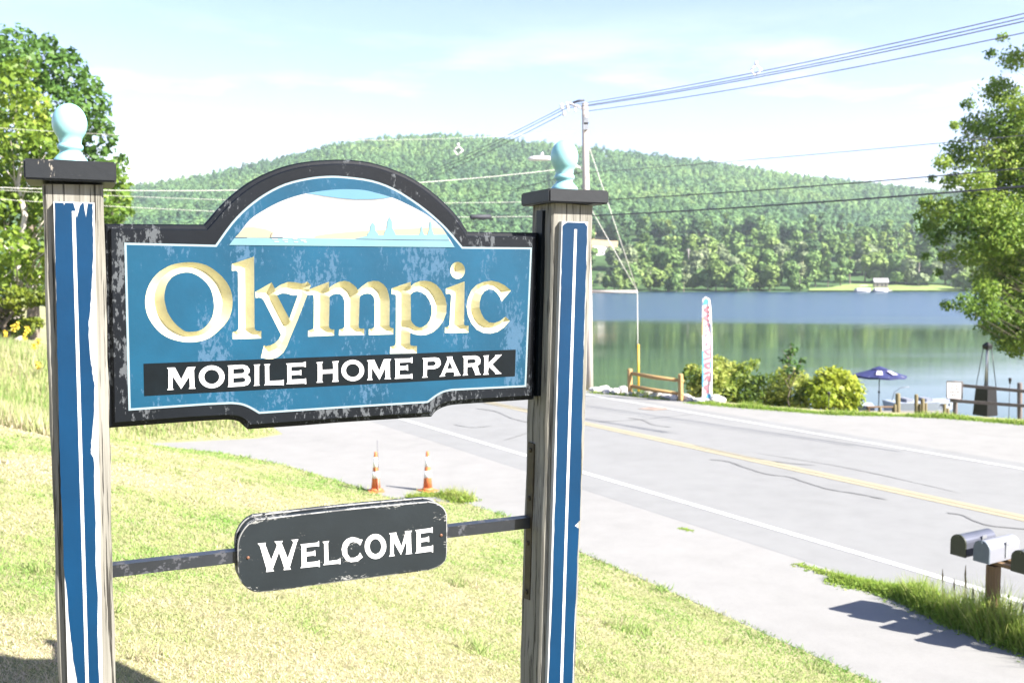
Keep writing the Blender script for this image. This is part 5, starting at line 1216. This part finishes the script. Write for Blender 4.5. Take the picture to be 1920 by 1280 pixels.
sag3('pale cable sagging left at the height of the post cap', pp(1094, 376), (840, 381), at(0, 343, LP), .0045, M['cablel'], 1.25)
LC = sag3('lowest pale cable sagging left with a black splice sleeve near the post', pp(1094, 404), (860, 407), at(0, 359, LP), .005, M['cablel'], 1.25)
cable('dark thin cable slanting from the pole down behind the sign shoulder', pp(1094, 322), at(560, 433, PF), .3, .012, M['cable'])
cable('second dark thin cable slanting just above the splice sleeve', pp(1094, 375), at(560, 455, PF), .3, .012, M['cable'])
# splice sleeve hung on the lowest pale cable
pts = [Vector(v.co) + LC.location for v in LC.data.vertices]; cs = [sum(pts[i * 6:i * 6 + 6], Vector()) / 6 for i in range(41)]
def along(px):
    for a_, b_ in zip(cs[:-1], cs[1:]):
        xa, xb = proj(a_)[0], proj(b_)[0]
        if min(xa, xb) <= px <= max(xa, xb): return a_.lerp(b_, (px - xa) / (xb - xa))
s0_, s1_ = along(921), along(881)
tag(MB().tube([s0_, s0_.lerp(s1_, .06), s0_.lerp(s1_, .94), s1_], [.03, .075, .075, .03], 10).build('splice_sleeve', M['cover'], None, s0_), 'black cylindrical splice sleeve on the lowest pale cable left of the post', 'cable splice')
for (x, y, Yv, s, lb) in ((1417, 130, 25.4, .17, 'white cable spacer on the power lines right of the pole'), (859, 281, 43, .24, 'white cable spacer on the power lines above the sign arch')):
    c = at(x, y, Yv); t = MB().tube([c + Vector((0, 0, s * 1.15)), c + Vector((0, 0, .55 * s))], [s * .28, s * .2], 8).tube([c + Vector((0, 0, .6 * s)), c - Vector((.8 * s, 0, .1 * s))], s * .13, 6).tube([c + Vector((0, 0, .6 * s)), c + Vector((.9 * s, 0, -.1 * s))], s * .13, 6).tube([c - Vector((.8 * s, 0, .1 * s)), c - Vector((.1 * s, 0, s))], s * .12, 6).tube([c + Vector((.9 * s, 0, -.1 * s)), c - Vector((.1 * s, 0, s))], s * .12, 6).build('cable_spacer', M['porc'], None, c)
    tag(t, lb, 'cable spacer', 'cable spacers')

# ================================================================== FAR SHORE HOUSES, BOATS
M['siding'] = simple('white_house_siding', (0.62, 0.58, 0.56), .7, var=.06, scale=.5); M['roofg'] = simple('grey_shingle_roof', (0.26, 0.25, 0.26), .9, var=.15, scale=.6); M['roofp'] = simple('pale_metal_roof', (0.60, 0.56, 0.56), .6, var=.06, scale=.4)
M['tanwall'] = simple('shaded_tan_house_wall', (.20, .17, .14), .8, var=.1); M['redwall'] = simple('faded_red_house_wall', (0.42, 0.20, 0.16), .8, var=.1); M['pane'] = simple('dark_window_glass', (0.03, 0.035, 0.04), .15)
def house(px, py, Yv, wpx, hpx, label, wall, roof, rz=0.0):
    c = at(px, py, Yv); c.z = min(c.z, float(farz(np.array([c.x]), np.array([Yv]))[0])); k = Yv / FPX; w = wpx * k; h = hpx * k; d = w * .6; wh = h * .55
    t = empty('shore_house', c, label, 'house', None, rz)
    MB().box((0, 0, wh / 2 - 1.5), w, d, wh + 3).build('wall', wall, t)
    e = .35; a = [(-w / 2 - e, -d / 2 - e, wh), (w / 2 + e, -d / 2 - e, wh), (w / 2 + e, d / 2 + e, wh), (-w / 2 - e, d / 2 + e, wh), (-w / 2 - e, 0, h), (w / 2 + e, 0, h)]
    MB().add(a, [(0, 1, 5, 4), (2, 3, 4, 5), (0, 4, 3), (1, 2, 5), (3, 2, 1, 0)]).build('roof', roof, t)
    for u in (-.3, .05, .32): MB().box((u * w, -d / 2 - .02, wh * .5), w * .12, .06, wh * .45).build('window', M['pane'], t)
house(1126, 478, 545, 26, 16, 'long white house below the hay field across the lake', M['siding'], M['roofp'], .2)
house(1146, 482, 540, 12, 10, 'small white outbuilding beside the long white house', M['siding'], M['roofp'], -.2)
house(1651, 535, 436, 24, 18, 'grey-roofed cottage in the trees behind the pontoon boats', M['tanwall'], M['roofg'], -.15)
house(1797, 533, 440, 22, 15, 'white lakeside house half hidden by the maple leaves', M['siding'], M['roofg'], .1)
house(1912, 530, 440, 26, 18, 'faded red house at the picture edge across the lake', M['redwall'], M['roofp'], 0)
M['pont'] = simple('white_pontoon_fence', (0.66, 0.64, 0.64), .5, var=.06); M['bimini'] = simple('blue_grey_boat_top', (0.12, 0.17, 0.26), .7)
for (x, y0, Yv, L, lb, top) in ((1617, 545.5, 398, 6.4, 'white pontoon boat with a raised canopy on the far shore', True), (1651, 545.5, 399, 6.0, 'second white pontoon boat without canopy on the far shore', False)):
    c = at(x, y0, Yv); c.z = 0; t = empty('pontoon_boat', c, lb, 'boat', None, .1)
    for yy_ in (-.9, .9): MB().tube([(-L / 2, yy_, .25), (L * .42, yy_, .25), (L / 2, yy_, .45)], [.32, .32, .08], 10).build('pontoon', M['galv'], t)
    MB().box((0, 0, .62), L, 2.4, .12).build('deck', M['seatv'], t)
    mb = MB().box((0, -1.18, 1.1), L * .9, .05, .85).box((0, 1.18, 1.1), L * .9, .05, .85).box((-L * .45, 0, 1.1), .05, 2.36, .85); mb.build('side_rail', M['pont'], t)
    MB().box((L * .1, 0, 1.1), .7, .7, .9).build('console', M['pont'], t)
    if top:
        MB().box((0, 0, 2.75), L * .5, 2.3, .12).build('canopy', M['pont'], t)
        for a_, b_ in ((-1, -1), (1, -1), (1, 1), (-1, 1)): MB().tube([(a_ * L * .2, b_ * 1.1, .7), (a_ * L * .24, b_ * 1.1, 2.7)], .03, 6).build('canopy_post', M['galv'], t)
dk = at(1636, 546, 401); dk.z = .45; t = empty('shore_dock', dk, 'low pale dock between the pontoon boats on the far shore', 'dock'); MB().box((0, 0, 0), 16, 1.4, .15).build('deck', M['pont'], t)
for x in (-7, 0, 7): MB().tube([(x, -.5, -1), (x, -.5, .5)], .1, 8).build('pile', M['pole'], t)
q = at(1291, 480, 470); t = MB().tube([q - Vector((0, 0, 2)), at(1291, 466, 470)], .22, 8).box(at(1291, 468.5, 470), 2.2, .15, .2).build('distant_pole', M['pole'], None, q); tag(t, 'tiny wooden utility pole among trees across the lake', 'utility pole')

# ================================================================== AIR, SKY, LIGHT, CAMERA
m = bpy.data.materials.new('haze_air'); m.use_nodes = True; nt = m.node_tree; nt.nodes.clear(); out = nt.nodes.new('ShaderNodeOutputMaterial'); v = nt.nodes.new('ShaderNodeVolumePrincipled')
v.inputs['Color'].default_value = (0.82, 0.93, 1.0, 1); v.inputs['Density'].default_value = HAZE = 0.00016; v.inputs['Anisotropy'].default_value = 0.2
nt.links.new(v.outputs[0], out.inputs['Volume'])
hz_ = MB().box((0, 660, 120), 2900, 1620, 246).build('haze', m); hz_['kind'] = 'stuff'
tag(hz_, 'pale summer haze over the lake and hill', 'haze')
SUN_EL = 38.5; SH = Vector((.875, -.485, 0)).normalized()
w = bpy.data.worlds.new('World'); SC.world = w; w.use_nodes = True; nt = w.node_tree; bg = nt.nodes['Background']
sky = nt.nodes.new('ShaderNodeTexSky'); sky.sky_type = 'NISHITA'; sky.sun_disc = False; sky.sun_elevation = R(SUN_EL); sky.sun_rotation = math.atan2(SH.x, SH.y); sky.air_density = 1.0; sky.dust_density = 0.5; sky.ozone_density = 3.5
tc = nt.nodes.new('ShaderNodeTexCoord'); mp_ = nt.nodes.new('ShaderNodeMapping'); mp_.inputs['Scale'].default_value = (2.2, 2.2, 11); mp_.inputs['Location'].default_value = (.35, .1, .3)
nt.links.new(tc.outputs['Generated'], mp_.inputs[0]); nz = nt.nodes.new('ShaderNodeTexNoise'); nz.inputs['Scale'].default_value = 1.6; nz.inputs['Detail'].default_value = 6; nz.inputs['Roughness'].default_value = .55
nt.links.new(mp_.outputs[0], nz.inputs['Vector']); sx = nt.nodes.new('ShaderNodeSeparateXYZ'); nt.links.new(tc.outputs['Generated'], sx.inputs[0])
cm = ramp(nt, nz.outputs['Fac'], [(.47, (0, 0, 0)), (.63, (1, 1, 1))]); lowm = ramp(nt, sx.outputs[2], [(.08, (1, 1, 1)), (.26, (0, 0, 0))])
ck = math_(nt, 'MULTIPLY', math_(nt, 'MULTIPLY', cm, lowm), .75)
tint = nt.nodes.new('ShaderNodeMix'); tint.data_type = 'RGBA'; tint.blend_type = 'MULTIPLY'; tint.inputs[0].default_value = 1; nt.links.new(sky.outputs[0], tint.inputs[6]); tint.inputs[7].default_value = (1.06, .885, .965, 1)
mx = mix(nt, ck, tint.outputs[2], (7.5, 7.5, 7.6)); nt.links.new(mx, bg.inputs[0]); bg.inputs[1].default_value = 0.066
s = bpy.data.lights.new('Sun', 'SUN'); so = bpy.data.objects.new('Sun', s); COL.objects.link(so); s.energy = 4.9; s.angle = R(.53); s.color = (1.0, .95, .87)
sd = Vector((SH.x * math.cos(R(SUN_EL)), SH.y * math.cos(R(SUN_EL)), math.sin(R(SUN_EL)))); so.rotation_euler = sd.to_track_quat('Z', 'Y').to_euler(); so.location = (20, -20, 40)
cam = bpy.data.cameras.new('Camera'); co = bpy.data.objects.new('Camera', cam); COL.objects.link(co)
co.location = EYE; co.rotation_euler = (math.pi / 2 - PIT, 0, 0); cam.sensor_width = 36; cam.lens = FPX / 1920 * 36; cam.clip_end = 8000; cam.clip_start = 0.05
cam.dof.use_dof = True; cam.dof.focus_distance = 2.6; cam.dof.aperture_fstop = 6.5
SC.camera = co
vs_ = SC.view_settings; vs_.view_transform = 'Standard'; vs_.look = 'None'; vs_.exposure = 2.25; vs_.gamma = 1; vs_.use_curve_mapping = False
SC.cycles.use_denoising = True; SC.cycles.volume_bounces = 0; SC.cycles.max_bounces = 8; SC.cycles.transparent_max_bounces = 8
SC.cycles.sample_clamp_indirect = 6
